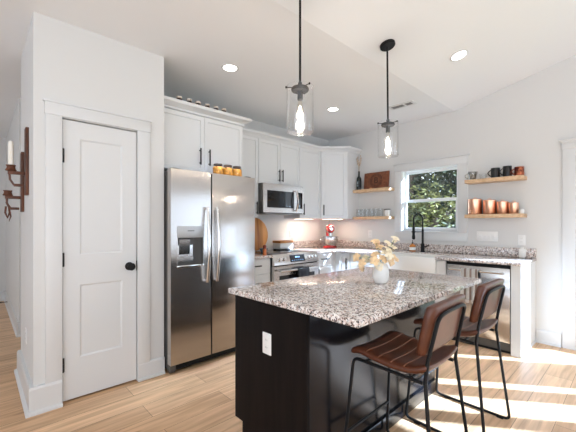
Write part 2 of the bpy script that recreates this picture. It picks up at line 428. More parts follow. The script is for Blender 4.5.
def sash(name, x, a, b, c, d, st, parent):
    mb = MB(); mb.box(x, x + .03, a, a + st, c, d, .003); mb.box(x, x + .03, b - st, b, c, d, .003); mb.box(x, x + .03, a + st, b - st, c, c + st, .003); mb.box(x, x + .03, a + st, b - st, d - st, d, .003)
    o = mb.build(name, WPAINT, parent)
    g = MB(); g.box(x + .012, x + .017, a + st - .004, b - st + .004, c + st - .004, d - st + .004); g.build('pane', GLASS, o, smooth=False)
mid = 1.605
sash('upper_sash', XW + .085, y0 + .012, y1 - .012, mid - .012, z1 - .012, .036, w1)
sash('lower_sash', XW + .048, y0 + .012, y1 - .012, z0 + .012, mid + .026, .036, w1)
mb = MB(); mb.box(XW + .036, XW + .05, 1.955, 1.985, mid + .026, mid + .036, .003); mb.build('sash_lock', TRIM, w1)

# glazed exterior door at the far right and the patio windows after it
mb = MB(); cw = .105
mb.box(XW - .02, XW, .44, .44 + cw, 0, 2.06, .003); mb.box(XW - .02, XW, -.47 - cw, -.47, 0, 2.06, .003)
mb.box(XW - .024, XW, -.58, .55, 2.06, 2.14, .003); mb.box(XW - .045, XW, -.605, .575, 2.14, 2.165, .005); mb.box(XW - .034, XW, -.592, .562, 2.122, 2.142, .005)
struct('trim_3', mb, TRIM)
mb = MB(); a, b, c, d = -.465, .435, .012, 2.045; st = .105
mb.box(XW + .045, XW + .09, a, a + st, c, d, .003); mb.box(XW + .045, XW + .09, b - st, b, c, d, .003); mb.box(XW + .045, XW + .09, a + st, b - st, c, c + .16, .003); mb.box(XW + .045, XW + .09, a + st, b - st, d - st, d, .003)
d2 = struct('door_2', mb, TRIM)
mb = MB(); mb.box(XW + .062, XW + .07, a + st - .005, b - st + .005, c + .155, d - st + .005); mb.build('pane', GLASS, d2, smooth=False)
for z in (1.86, 1.02, .3):
    mb = MB(); mb.cyl(.008, z - .05, z + .05, (XW + .037, .436, 0), 10); mb.box(XW + .036, XW + .046, .425, .4395, z - .05, z + .05); mb.build('hinge', BLACK, d2)
for i, (a, b) in enumerate(((-1.44, -1.08), (-2.12, -1.54), (-2.85, -2.17))):
    mb = MB()
    for p in ((a, a + .03, .25, 2.15), (b - .03, b, .25, 2.15), (a + .03, b - .03, .25, .29), (a + .03, b - .03, 2.11, 2.15)): mb.box(XW + .05, XW + .1, *p)
    o = struct(f'window_{i+2}', mb, TRIM, smooth=False)
    g = MB(); g.box(XW + .07, XW + .076, a + .025, b - .025, .285, 2.115); g.build('pane', GLASS, o, smooth=False)
mb = MB(); mb.box(4.6, 16, -12, 16, -.25, -.15); struct('lawn', mb, leaf_mat('grass', (.06, .10, .02), (.14, .2, .05)), smooth=False)

# ------------------------------------------------------------------ cabinets
def pull(mb, x, z, ln, yf, vertical=True):
    """bar handle standing off a front at y=yf"""
    if vertical:
        mb.tube([(x, yf - .028, z - ln / 2), (x, yf - .028, z + ln / 2)], .0075, 8)
        for s in (-1, 1): mb.tube([(x, yf, z + s * ln * .38), (x, yf - .028, z + s * ln * .38)], .005, 8)
    else:
        mb.tube([(x - ln / 2, yf - .028, z), (x + ln / 2, yf - .028, z)], .0075, 8)
        for s in (-1, 1): mb.tube([(x + s * ln * .38, yf, z), (x + s * ln * .38, yf - .028, z)], .005, 8)
def cabinet(name, label, loc, rotz, w, d, h, fronts, toe=0, group=None, crown=None):
    """origin: left front bottom corner of the box; fronts: (kind, x0, x1, z0, z1, handle(x, z, len, vertical) or None)"""
    t = thing(name, label, 'cabinet', loc, rotz, group)
    mb = MB(); mb.box(0, w, 0, d, toe, h)
    mb.build('body', CAB, t, smooth=False)
    if toe: mb = MB(); mb.box(0, w, .075, d, 0, toe); mb.build('toe_kick', CAB, t, smooth=False)
    for kd, x0, x1, z0, z1, hd in fronts:
        mb = MB(); mb.shaker(x0, x1, z0, z1, -.0205, .02, .055 if kd == 'door' else 0)
        o = mb.build(kd, CAB, t, smooth=False)
        if hd:
            hb = MB(); pull(hb, hd[0], hd[1], hd[2], -.0205, hd[3]); hb.build('handle', BLACK, o)
    return t
UD = .30      # upper box depth
UZ0, UZ1 = 1.37, 2.395
CROWN = [(0, 0), (.010, 0), (.014, .018), (.03, .035), (.052, .048), (.056, .066), (.056, .075), (0, .075)]
YU = 3.37     # box front of the shallow uppers
g = .004
cabinet('wall_cabinet', 'narrow white wall cabinet between the refrigerator and the microwave', (2.09, YU, UZ0), 0, 2.629 - 2.09, YF - YU, UZ1 - UZ0,
        [('door', g, .539 - g, .004, 1.02, (.50, .12, .16, True))], group='white shaker wall cabinets')
c = cabinet('wall_cabinet', 'short white double door wall cabinet right above the microwave', (2.629, YU, 1.815), 0, .749, YF - YU, UZ1 - 1.815,
        [('door', g, .3745 - g, .004, .575, (.345, .125, .16, True)), ('door', .3745 + g, .749 - g, .004, .575, (.404, .125, .16, True))], group='white shaker wall cabinets')
cabinet('wall_cabinet', 'tall single door white wall cabinet just past the microwave', (3.378, YU, UZ0), 0, 3.842 - 3.378, YF - YU, UZ1 - UZ0,
        [('door', g, .464 - g, .004, 1.02, (.07, .13, .16, True))], group='white shaker wall cabinets')
# diagonal corner cabinet
CX, CY = 3.842, 3.37; EX, EY = 4.142, 3.07
t = thing('corner_cabinet', 'white diagonal corner wall cabinet above the red stand mixer', 'cabinet', (CX, CY, UZ0), R(-45), 'white shaker wall cabinets')
mb = MB(); mb.M = Matrix.Rotation(R(45), 4, 'Z') @ Matrix.Translation((-CX, -CY, 0))
mb.prism([(CX + .001, CY), (EX, EY), (XW, EY), (XW, YF), (CX + .001, YF)], 'z', 0, UZ1 - UZ0)
mb.build('body', CAB, t, smooth=False)
dl = math.hypot(EX - CX, EY - CY)
mb = MB(); mb.shaker(.022, dl - .02, .004, 1.02, -.0205, .02, .055); o = mb.build('door', CAB, t, smooth=False)
hb = MB(); pull(hb, .06, .13, .16, -.0205); hb.build('handle', BLACK, o)
mb = MB(); mb.sweep([(2.09, YU - .005), (CX - .002, YU - .005), (EX - .0035, EY - .005), (XW - .001, EY - .005)], [(o, z + UZ1) for o, z in CROWN])
struct('trim_4', mb, TRIM)
# deep cabinet over the refrigerator
t = cabinet('wall_cabinet', 'deep white double door cabinet over the refrigerator', (1.178, 2.95, 1.79), 0, 2.085 - 1.178, YF - 2.95, 2.35 - 1.79,
        [('door', .004, .4465, .004, .545, (.395, .15, .16, True)), ('door', .4495, .903, .004, .545, (.495, .15, .16, True))], group='white shaker wall cabinets')
mb = MB(); mb.M = Matrix.Translation((-1.178, -2.95, -1.79)); mb.sweep([(1.18, 2.945), (2.09, 2.945), (2.09, YU - .06)], [(o * 1.35, z + 2.345) for o, z in CROWN]); mb.build('crown_moulding', TRIM, t)
# base cabinets
YB = 3.04; XB = 3.81; BH = .882
cabinet('base_cabinet', 'white drawer base cabinet squeezed between refrigerator and range', (2.10, YB, 0), 0, 2.552 - 2.10, YF - YB, BH,
        [('drawer', .004, .448, .70, .872, (.214, .80, .16, False)), ('drawer', .004, .448, .415, .695, (.214, .60, .16, False)), ('drawer', .004, .448, .11, .41, (.214, .3, .16, False))], .1, 'white base cabinets')
cabinet('base_cabinet', 'white drawer base cabinet just past the range', (3.346, YB, 0), 0, 3.715 - 3.346, YF - YB, BH,
        [('drawer', .004, .365, .70, .872, (.185, .80, .16, False)), ('door', .004, .365, .11, .695, (.05, .60, .16, True))], .1, 'white base cabinets')
cabinet('base_cabinet', 'white corner base cabinet door under the red stand mixer', (XB, YB - .0, 0), R(-90), YB - 2.765, XW - XB, BH,
        [('door', .085, .27, .11, .872, (.225, .73, .16, True))], .1, 'white base cabinets')
mb = MB(); mb.box(3.716, 3.809, YB, YF, .1, BH); tag(mb.build('filler_panel', CAB, smooth=False), 'plain white corner filler between the two base cabinet runs', 'cabinet')
cabinet('base_cabinet', 'white drawer base cabinet between the corner and the farmhouse sink', (XB, 2.764, 0), R(-90), 2.764 - 2.372, XW - XB, BH,
        [('drawer', .004, .388, .70, .872, (.196, .80, .16, False)), ('door', .004, .388, .11, .695, (.345, .60, .16, True))], .1, 'white base cabinets')
cabinet('sink_cabinet', 'white double door cabinet under the farmhouse sink', (XB, 2.371, 0), R(-90), 2.371 - 1.577, XW - XB - .003, .64,
        [('door', .004, .395, .11, .63, (.36, .5, .16, True)), ('door', .399, .79, .11, .63, (.435, .5, .16, True))], .1, 'white base cabinets')
cabinet('base_cabinet', 'slim white filler cabinet between sink and dishwasher', (XB, 1.576, 0), R(-90), 1.576 - 1.468, XW - XB, BH,
        [('panel', .003, .105, .11, .872, None)], .1, 'white base cabinets')
mb = MB(); mb.box(XB - .02, XW, .772, .857, 0, BH, .002)
mb.box(XB - .028, XW, .764, .772, 0, .02)
tag(mb.build('end_panel', CAB, smooth=False), 'sunlit white end panel closing the counter beside the dishwasher', 'cabinet')
# countertops
CZ0, CZ1 = .884, .914
mb = MB(); mb.box(2.10, 2.552, YB - .055, YF, CZ0, CZ1, .004)
t = tag(mb.build('countertop', GRAN), 'short granite worktop between refrigerator and range', 'countertop')
mb = MB(); mb.box(2.10, 2.552, YF - .02, YF, CZ1 + .0005, 1.016, .002); mb.build('backsplash', GRAN, t)
mb = MB()
xe = XB - .055
mb.prism([(3.346, YB - .055), (xe, YB - .055), (xe, 2.372), (4.23, 2.372), (4.23, 1.577), (xe, 1.577), (xe, .765), (XW, .765), (XW, YF), (3.346, YF)], 'z', CZ0, CZ1, .003)
t = tag(mb.build('countertop', GRAN), 'long granite worktop turning the corner under the sink window', 'countertop')
mb = MB(); mb.box(3.346, XW - .02, YF - .02, YF, CZ1 + .0005, 1.016, .002); mb.box(XW - .02, XW, .765, YF, CZ1 + .0005, 1.016, .002); mb.build('backsplash', GRAN, t)
# farmhouse sink
mb = MB(); bm = mb.bm
x0, x1, y0, y1, zt, zb = XB - .042, 4.228, 1.579, 2.370, .90, .642
for (a, b, c, d, e, f) in ((x0, x0 + .035, y0, y1, zb, zt), (x1 - .03, x1, y0, y1, zb, zt), (x0 + .03, x1 - .025, y0, y0 + .03, zb, zt), (x0 + .03, x1 - .025, y1 - .03, y1, zb, zt), (x0 + .03, x1 - .025, y0 + .02, y1 - .02, zb, zb + .03)):
    mb.box(a, b, c, d, e, f, .006)
t = tag(mb.build('farmhouse_sink', SINKM), 'white apron front farmhouse sink below the window', 'sink')
mb = MB(); mb.cyl(.04, zb + .03, zb + .034, (4.05, 1.97, 0)); mb.build('drain', STEELH, t)
# faucet
t = thing('faucet', 'matte black spring pull down kitchen faucet in front of the window', 'faucet', (4.30, 1.965, CZ1))
mb = MB(); mb.lathe([(0, 0), (.030, 0), (.030, .012), (.024, .02), (.022, .11), (.014, .118), (.0135, .30), (0, .30)], seg=20); mb.build('base', BLACK, t)
mb = MB(); mb.tube([(.0, -.02, .07), (.0, -.055, .078), (0, -.085, .10)], .008, 8); mb.build('lever', BLACK, t)
def arcp(n):
    pts = [(0, 0, .30)]
    for i in range(n + 1):
        a = PI * i / n; pts.append((-.075 + .075 * math.cos(a), .075 * (1 - math.cos(a)) * .35, .425 + .08 * math.sin(a)))
    pts.append((-.15, .0525, .33)); return pts
mb = MB(); A = arcp(18); mb.tube(A, .0085, 8)
L_ = 0
cur = []
for i in range(len(A) - 1):
    p, q = Vector(A[i]), Vector(A[i + 1]); n = max(1, int((q - p).length / .004))
    for k in range(n): cur.append(p.lerp(q, k / n))
hel = []
for i, p in enumerate(cur):
    d = (cur[min(i + 1, len(cur) - 1)] - cur[max(i - 1, 0)]).normalized(); u = Vector((0, 1, 0)); s_ = d.cross(u).normalized(); u = s_.cross(d)
    a = i * 1.7; hel.append(p + (u * math.cos(a) + s_ * math.sin(a)) * .0125)
mb.tube(hel, .0022, 5); mb.build('spring_hose', BLACK, t)
mb = MB(); mb.lathe([(0, 0), (.014, 0), (.021, .012), (.021, .04), (.017, .06), (.0165, .15), (.011, .165), (0, .165)], (-.15, .0525, .17), 16); mb.build('spray_head', BLACK, t)
mb = MB(); mb.tube([(0, 0, .27), (-.08, .028, .27), (-.128, .045, .27)], .006, 8); mb.lathe([(.022, .262), (.026, .262), (.026, .278), (.022, .278)], (-.15, .0525, 0), 16, closed=True); mb.build('support_arm', BLACK, t)
# soap bottle
AMBER = pm('amber_glass', (.55, .20, .04), .1)
t = thing('soap_bottle', 'small amber soap bottle with a pale label by the faucet', 'bottle', (4.29, 2.10, CZ1))
mb = MB(); mb.lathe([(0, 0), (.036, 0), (.04, .006), (.04, .075), (.034, .09), (.014, .098), (.013, .108), (0, .108)], seg=20); mb.build('body', AMBER, t)
mb = MB(); mb.lathe([(.0405, .02), (.0405, .06)], seg=20); mb.build('paper_label', PORC, t)
mb = MB(); mb.cyl(.012, .108, .124, seg=12); mb.tube([(0, 0, .12), (0, 0, .15), (-.03, -.01, .15)], .004, 6); mb.build('pump', BLACK, t)

# ------------------------------------------------------------------ appliances
# refrigerator
FX0, FX1, FYD, FT = 1.184, 2.074, 2.70, 1.757
t = thing('refrigerator', 'tall side by side stainless steel refrigerator beside the pantry', 'refrigerator', (FX0, FYD, 0))
w = FX1 - FX0
mb = MB(); mb.box(.004, w - .004, .075, .90, .03, FT - .012, .004); mb.build('body', GREY, t)
mb = MB(); mb.box(.02, w - .02, .05, .075, .02, .085); mb.build('kick_grille', BLACK, t)
sx = 1.571 - FX0
DYS = .065
dl_, dr_ = (0, sx - .007), (sx + .007, w)
# left door built around the dispenser opening
ox0, ox1, oz0, oz1 = 1.239 - FX0, 1.492 - FX0, .905, 1.268
mb = MB(); z0, z1 = .085, FT
for a, b, c, d in ((0, ox0, z0, z1), (ox1, dl_[1], z0, z1), (ox0, ox1, z0, oz0), (ox0, ox1, oz1, z1)): mb.box(a, b, 0, DYS, c, d)
bmesh.ops.remove_doubles(mb.bm, verts=mb.bm.verts, dist=1e-5)
do = mb.build('door', STEEL, t, smooth=False)
def fridge_handle(x, s):
    mb = MB(); pts = []
    for i in range(17):
        u = i / 16; z = .76 + u * .68; pts.append((x, -.03 - .036 * math.sin(PI * u), z))
    rr = [.0135 + .003 * math.sin(PI * i / 16) for i in range(17)]
    mb.tube(pts, rr, 12)
    for z in (.775, 1.425): mb.tube([(x, 0.001, z), (x, -.034, z)], .011, 10)
    return mb
fridge_handle(1.512 - FX0, 1).build('handle', STEELH, do)
disp = MB(); disp.box(ox0, ox1, .045, DYS - .001, oz0, oz1)
dp = disp.build('dispenser', GREY, t, smooth=False)
mb = MB(); mb.box(ox0, ox1, -.004, .045, 1.165, oz1, .004); mb.build('control_panel', pm('silver_panel', (.45, .45, .45), .4, .3), dp)
mb = MB(); mb.box(ox0 + .095, ox1 - .095, -.005, -.0035, 1.222, 1.229); mb.build('mark', GREY, dp, smooth=False)
mb = MB(); mb.box(ox0, ox1, -.006, .045, oz0, oz0 + .022, .003); mb.build('drip_tray', STEELH, dp)
mb = MB(); mb.box(ox0, ox0 + .006, -.002, .045, oz0 + .02, 1.166); mb.build('side_trim', STEELH, dp, smooth=False)
mb = MB(); mb.box(ox1 - .006, ox1, -.002, .045, oz0 + .02, 1.166); mb.build('side_trim', STEELH, dp, smooth=False)
mb = MB(); mb.prism([(.04, 1.155), (.018, 1.15), (.03, 1.02), (.04, 1.02)], 'x', ox0 + .03, ox0 + .13); mb.build('paddle', STEELH, dp, smooth=False)
mb = MB(); mb.box(ox0 + .02, ox1 - .09, .036, .044, .955, 1.10)
for q in range(3): mb.lathe([(.018, .030), (.026, .030), (.026, .037), (.018, .037)], (ox0 + .05 + .045 * q, 0, .985 + .02 * (q % 2)), 14, 'y', closed=True)
mb.build('ice_chute', STEELH, dp)
mb = MB(); mb.box(dr_[0], dr_[1], 0, DYS, z0, z1, .004); dr = mb.build('door', STEEL, t)
fridge_handle(1.612 - FX0, -1).build('handle', STEELH, dr)
mb = MB(); mb.box(sx - .005, sx + .005, .02, .06, z0, z1 - .005); mb.build('door_gasket', BLACK, t, smooth=False)
for x in (.03, w - .09):
    mb = MB(); mb.box(x, x + .06, .03, .13, FT - .012, FT + .012, .004); mb.build('hinge_cover', GREY, t)
for x in (.035, w - .035):
    mb = MB(); mb.cyl(.028, -.022, .022, (x, .06, .03), 16, 'x'); mb.box(x - .028, x + .028, .035, .09, .02, .075, .006); mb.build('foot', GREY, t)
for x in (.035, w - .035):
    mb = MB(); mb.cyl(.02, 0, .032, (x, .8, 0), 12); mb.build('foot', GREY, t)

# microwave
t = thing('microwave', 'stainless steel microwave mounted over the range', 'microwave', (2.632, 3.27, 1.425))
w, h = .742, .388
mb = MB(); mb.box(0, w, .02, .405, 0, h, .003); mb.build('body', GREY, t)
mb = MB()
gx0, gx1, gz0, gz1 = .075, .56, .075, .30
for a, b, c, d in ((.012, gx0, .012, h), (gx1, w, .012, h), (gx0, gx1, .012, gz0), (gx0, gx1, gz1, h)): mb.box(a, b, 0, .02, c, d)
bmesh.ops.remove_doubles(mb.bm, verts=mb.bm.verts, dist=1e-5)
o = mb.build('front', STEEL, t, smooth=False)
mb = MB(); mb.box(gx0, gx1, .004, .019, gz0, gz1); mb.build('door_glass', BLKGLASS, t, smooth=False)
mb = MB(); mb.box(.62, w - .02, -.002, .004, gz0, gz1, .001); mb.build('control_panel', BLKGLASS, t)
mb = MB(); mb.tube([(.575, -.03 - .03 * math.sin(PI * i / 10), .035 + .29 * i / 10) for i in range(11)], .013, 10); mb.tube([(.575, 0, .045), (.575, -.034, .045)], .009, 8); mb.tube([(.575, 0, .315), (.575, -.034, .315)], .009, 8); mb.build('handle', STEELH, t)
mb = MB(); mb.box(.1, .64, .06, .3, -.008, 0); mb.build('vent_grille', pm('vent_grey', (.4, .4, .4), .5, .5), t, smooth=False)
# range
t = thing('range', 'stainless steel slide in electric range below the microwave', 'range', (2.557, 2.975, 0))
w = .786
mb = MB(); mb.box(0, w, .02, .69, .02, .905); mb.build('body', GREY, t, smooth=False)
mb = MB(); mb.box(-.002, w + .002, .05, .66, .906, .918, .003); cook = mb.build('cooktop', BLKGLASS, t)
RING = pm('burner_ring', (.12, .12, .12), .3)
for bx_, by_, br_ in ((.2, .2, .1), (.58, .2, .085), (.2, .46, .075), (.58, .46, .1)):
    mb = MB(); mb.lathe([(br_ - .003, .9183), (br_, .9183)], (bx_, by_, 0), 32); mb.build('burner_ring', RING, cook)
mb = MB(); mb.prism([(-.025, .79), (-.005, .78), (.06, .78), (.06, .917), (.015, .917)], 'x', 0, w, .002); pan = mb.build('control_panel', STEEL, t)
ang = math.atan2(.04, .127)
mb = MB(); mb.M = Matrix.Translation((0, -.0045, .853)) @ Matrix.Rotation(-ang, 4, 'X'); mb.box(.27, .53, -.004, .004, -.043, .045); mb.build('display', BLKGLASS, pan, smooth=False)
DIG = emit('display_digits', (.35, .6, 1), .15)
mb = MB(); mb.M = Matrix.Translation((0, -.0045, .853)) @ Matrix.Rotation(-ang, 4, 'X')
mb.bm.free()
for q in [(.365 + i * .02, .377 + i * .02, .008, .026) for i in range(4)] + [(.295 + i * .037, .31 + i * .037, -.026, -.02) for i in range(6)]:
    mb = MB(); mb.M = Matrix.Translation((0, -.0045, .853)) @ Matrix.Rotation(-ang, 4, 'X'); mb.box(q[0], q[1], -.0052, -.0042, q[2], q[3]); mb.build('display_digit', DIG, pan, smooth=False)
for x in (.09, .16, .64, .71):
    mb = MB(); mb.M = Matrix.Translation((x, -.004, .853)) @ Matrix.Rotation(-ang, 4, 'X')
    mb.lathe([(0, 0), (.027, 0), (.027, -.006), (.021, -.01), (.019, -.034), (0, -.036)], (0, 0, 0), 20, 'y'); mb.build('knob', STEELH, pan)
mb = MB()
for a, b, c, d in ((0, .08, .20, .775), (w - .08, w, .20, .775), (.08, w - .08, .20, .30), (.08, w - .08, .66, .775)): mb.box(a, b, -.02, .02, c, d)
bmesh.ops.remove_doubles(mb.bm, verts=mb.bm.verts, dist=1e-5)
od = mb.build('oven_door', STEEL, t, smooth=False)
mb = MB(); mb.box(.08, w - .08, -.014, .018, .30, .66); mb.build('window', BLKGLASS, od, smooth=False)
mb = MB(); mb.tube([(.05, -.075, .722), (w - .05, -.075, .722)], .014, 12)
for x in (.09, w - .09): mb.tube([(x, -.018, .722), (x, -.075, .722)], .010, 8)
mb.build('handle', STEELH, od)
mb = MB(); mb.box(0, w, -.02, .02, .05, .195, .003); mb.build('drawer', STEEL, t)
for x in (.04, w - .04):
    for y in (.06, .62):
        mb = MB(); mb.cyl(.018, 0, .022, (x, y, 0), 10); mb.build('foot', BLACK, t)
# black towel over the oven handle (dark cloth in front of the oven door)
def towel(name, label, w, d, ln, mat, loc, rotz, cat='towel', drop_back=.16, stripes=None, fringe=False):
    t = thing(name, label, cat, loc, rotz); mb = MB(); bm = mb.bm; nx = 16; r = .018
    prof = [(d + r, -drop_back)] + [(d + r, -drop_back * .4)] + [(d + r * math.cos(a), r * math.sin(a)) for a in [PI * i / 8 for i in range(9)]] + [(d - r, -ln * k / 10) for k in range(1, 11)]
    g0 = []
    for j, (y, z) in enumerate(prof):
        row = []
        for i in range(nx + 1):
            x = w * i / nx; k = max(0, -z / ln); row.append(bm.verts.new((x, y - (.010 * k) * (1 + math.sin(i * 1.15 + .4)) if y < d else y, z)))
        g0.append(row)
    for a, b in zip(g0, g0[1:]):
        for i in range(nx): bm.faces.new((a[i], a[i + 1], b[i + 1], b[i]))
    ret = bmesh.ops.solidify(bm, geom=list(bm.faces), thickness=.004)
    o = mb.build('cloth', mat, t)
    if fringe:
        f = MB()
        for i in range(20):
            x = w * (i + .5) / 20; f.tube([(x, d - r - .012, -ln + .004), (x + .003, d - r - .014, -ln - .02), (x - .002, d - r - .012, -ln - .035)], [.003, .002, .0012], 5)
        f.build('fringe', mat, t)
    return t
m, N, L, b = new_mat('striped_cotton'); tc = N.new('ShaderNodeTexCoord'); sp = N.new('ShaderNodeSeparateXYZ'); mu = N.new('ShaderNodeMath'); mu.operation = 'MULTIPLY'; mu.inputs[1].default_value = 19
fr = N.new('ShaderNodeMath'); fr.operation = 'FRACT'; rp = N.new('ShaderNodeValToRGB'); rp.color_ramp.interpolation = 'CONSTANT'
rp.color_ramp.elements[0].color = (.80, .76, .70, 1); rp.color_ramp.elements[1].position = .62; rp.color_ramp.elements[1].color = (.42, .30, .24, 1); b.inputs['Roughness'].default_value = .9
L.new(tc.outputs['Object'], sp.inputs[0]); L.new(sp.outputs[0], mu.inputs[0]); L.new(mu.outputs[0], fr.inputs[0]); L.new(fr.outputs[0], rp.inputs[0]); L.new(rp.outputs[0], b.inputs['Base Color'])
STRIPE = m
towel('dish_towel', 'cream and brown striped dish towel hanging on the dishwasher handle', .165, 0, .30, STRIPE, (3.728, 1.288, .803), R(-90), drop_back=.1, fringe=True)
towel('dish_towel', 'plain black dish towel hanging from the oven door handle', .20, 0, .34, pm('black_cotton', (.015, .015, .017), .95), (2.557 + .33, 2.975 - .075, .722), 0, drop_back=.08)
# dishwasher
t = thing('dishwasher', 'stainless steel dishwasher next to the sunlit end panel', 'dishwasher', (XB - .025, 1.465, 0), R(-90))
w = 1.465 - .86
mb = MB(); mb.box(.003, w - .003, .03, .6, .03, .872); mb.build('body', GREY, t, smooth=False)
mb = MB(); mb.box(.003, w - .003, 0, .03, .115, .845, .004); o = mb.build('door', STEEL, t)
mb = MB(); mb.tube([(.05, -.055, .803), (w - .05, -.055, .803)], .011, 10)
for x in (.07, w - .07): mb.tube([(x, 0, .803), (x, -.055, .803)], .009, 8)
mb.build('handle', STEELH, o)
mb = MB(); mb.box(.003, w - .003, .0, .03, .847, .875); mb.build('control_strip', BLACK, t, smooth=False)
mb = MB(); mb.box(.003, w - .003, .05, .08, 0, .11); mb.build('kick_plate', BLACK, t, smooth=False)

# ------------------------------------------------------------------ island
IZ = .895
t = thing('island', 'black kitchen island cabinet carrying the granite slab', 'island', (1.14, 1.085, 0))
w, d = 2.585 - 1.14, 1.68 - 1.085
mb = MB(); mb.box(.02, w, 0, d, .12, IZ - .031); mb.box(.02, w, 0, d - .075, 0, .12)
mb.build('body', ISL, t, smooth=False)
mb = MB(); mb.prism([(-.002, 0), (d - .075, 0), (d - .075, .12), (d, .12), (d, IZ - .031), (-.002, IZ - .031)], 'x', 0, .0199); mb.build('end_panel', ISLV, t, smooth=False)
mb = MB(); mb.box(.0, w + .01, -.0145, -.0021, 0, .09, .003); mb.build('baseboard', ISL, t)
for k in range(3):
    x0 = .03 + k * .47
    mb = MB(); mb.M = Matrix.Translation((0, d, 0)) @ Matrix.Rotation(PI, 4, 'Z'); mb.shaker(-x0 - .46, -x0, .14, .85, -.0205, .02, .055)
    o = mb.build('door', ISL, t, smooth=False)
    hb = MB(); hb.M = Matrix.Translation((0, d, 0)) @ Matrix.Rotation(PI, 4, 'Z'); pull(hb, -x0 - .05, .72, .16, -.0205); hb.build('handle', BLACK, o)
mb = MB(); mb.box(1.11, 2.62, .77, 1.712, IZ - .0305, IZ, .005, 3); tag(mb.build('granite_slab', GRAN), 'thick speckled granite slab topping the black island', 'countertop')
def plate(name, label, gangs, loc, rotz, kind='outlet', group=None, hh=.115, ww=None):
    """cover plate facing local -y, origin at plate centre on the wall"""
    t = thing(name, label, 'switch' if kind == 'switch' else 'outlet', loc, rotz, group)
    w = ww or .07 + .046 * (gangs - 1)
    mb = MB(); mb.box(-w / 2, w / 2, -.006, 0, -hh / 2, hh / 2, .003); mb.build('cover_plate', PLASTIC, t)
    for k in range(gangs):
        x = (k - (gangs - 1) / 2) * .046
        if kind == 'switch':
            mb = MB(); mb.box(x - .016, x + .016, -.0085, -.006, -.033, .033, .001); mb.prism([(-.0085, .03), (-.0125, .0), (-.0085, -.005)], 'x', x - .013, x + .013); mb.build('rocker', PLASTIC, t)
        else:
            for s in (-1, 1):
                mb = MB(); mb.box(x - .0165, x + .0165, -.0078, -.006, s * .02 - .0135, s * .02 + .0135, .001); so_ = mb.build('socket', PLASTIC, t)
                mb = MB()
                for q in (-.006, .006): mb.box(x + q - .001, x + q + .001, -.0081, -.0077, s * .02 - .003, s * .02 + .005)
                mb.build('slot', SLOT, so_, smooth=False)
    return t
plate('wall_outlet', 'white outlet on the black end panel of the island', 1, (1.1398, 1.375, .64), R(-90))
plate('wall_switch', 'wide four gang white switch plate between window and lower copper shelf', 4, (XW - .0002, 1.245, 1.138), R(-90), 'switch', ww=.225)
plate('wall_outlet', 'white outlet on the window wall above the counter end', 1, (XW - .0002, .90, 1.105), R(-90))
plate('wall_outlet', 'white outlet on the backsplash wall above the red mixer corner', 1, (XW - .0002, 2.86, 1.13), R(-90))
plate('wall_outlet', 'white outlet low on the pantry side wall above its baseboard', 1, (.2762, 3.25, .42), R(-90))
plate('wall_outlet', 'white outlet behind the stove on the range wall', 1, (3.52, YF - .0002, 1.13), 0)
t = thing('air_freshener', 'small white plug in device standing at the counter end', 'gadget', (4.395, .885, CZ1))
mb = MB(); mb.box(-.02, .02, -.03, .03, 0, .10, .008); mb.build('body', PLASTIC, t)
mb = MB(); mb.cyl(.016, .1, .112, seg=14); mb.build('cap', PORC, t)

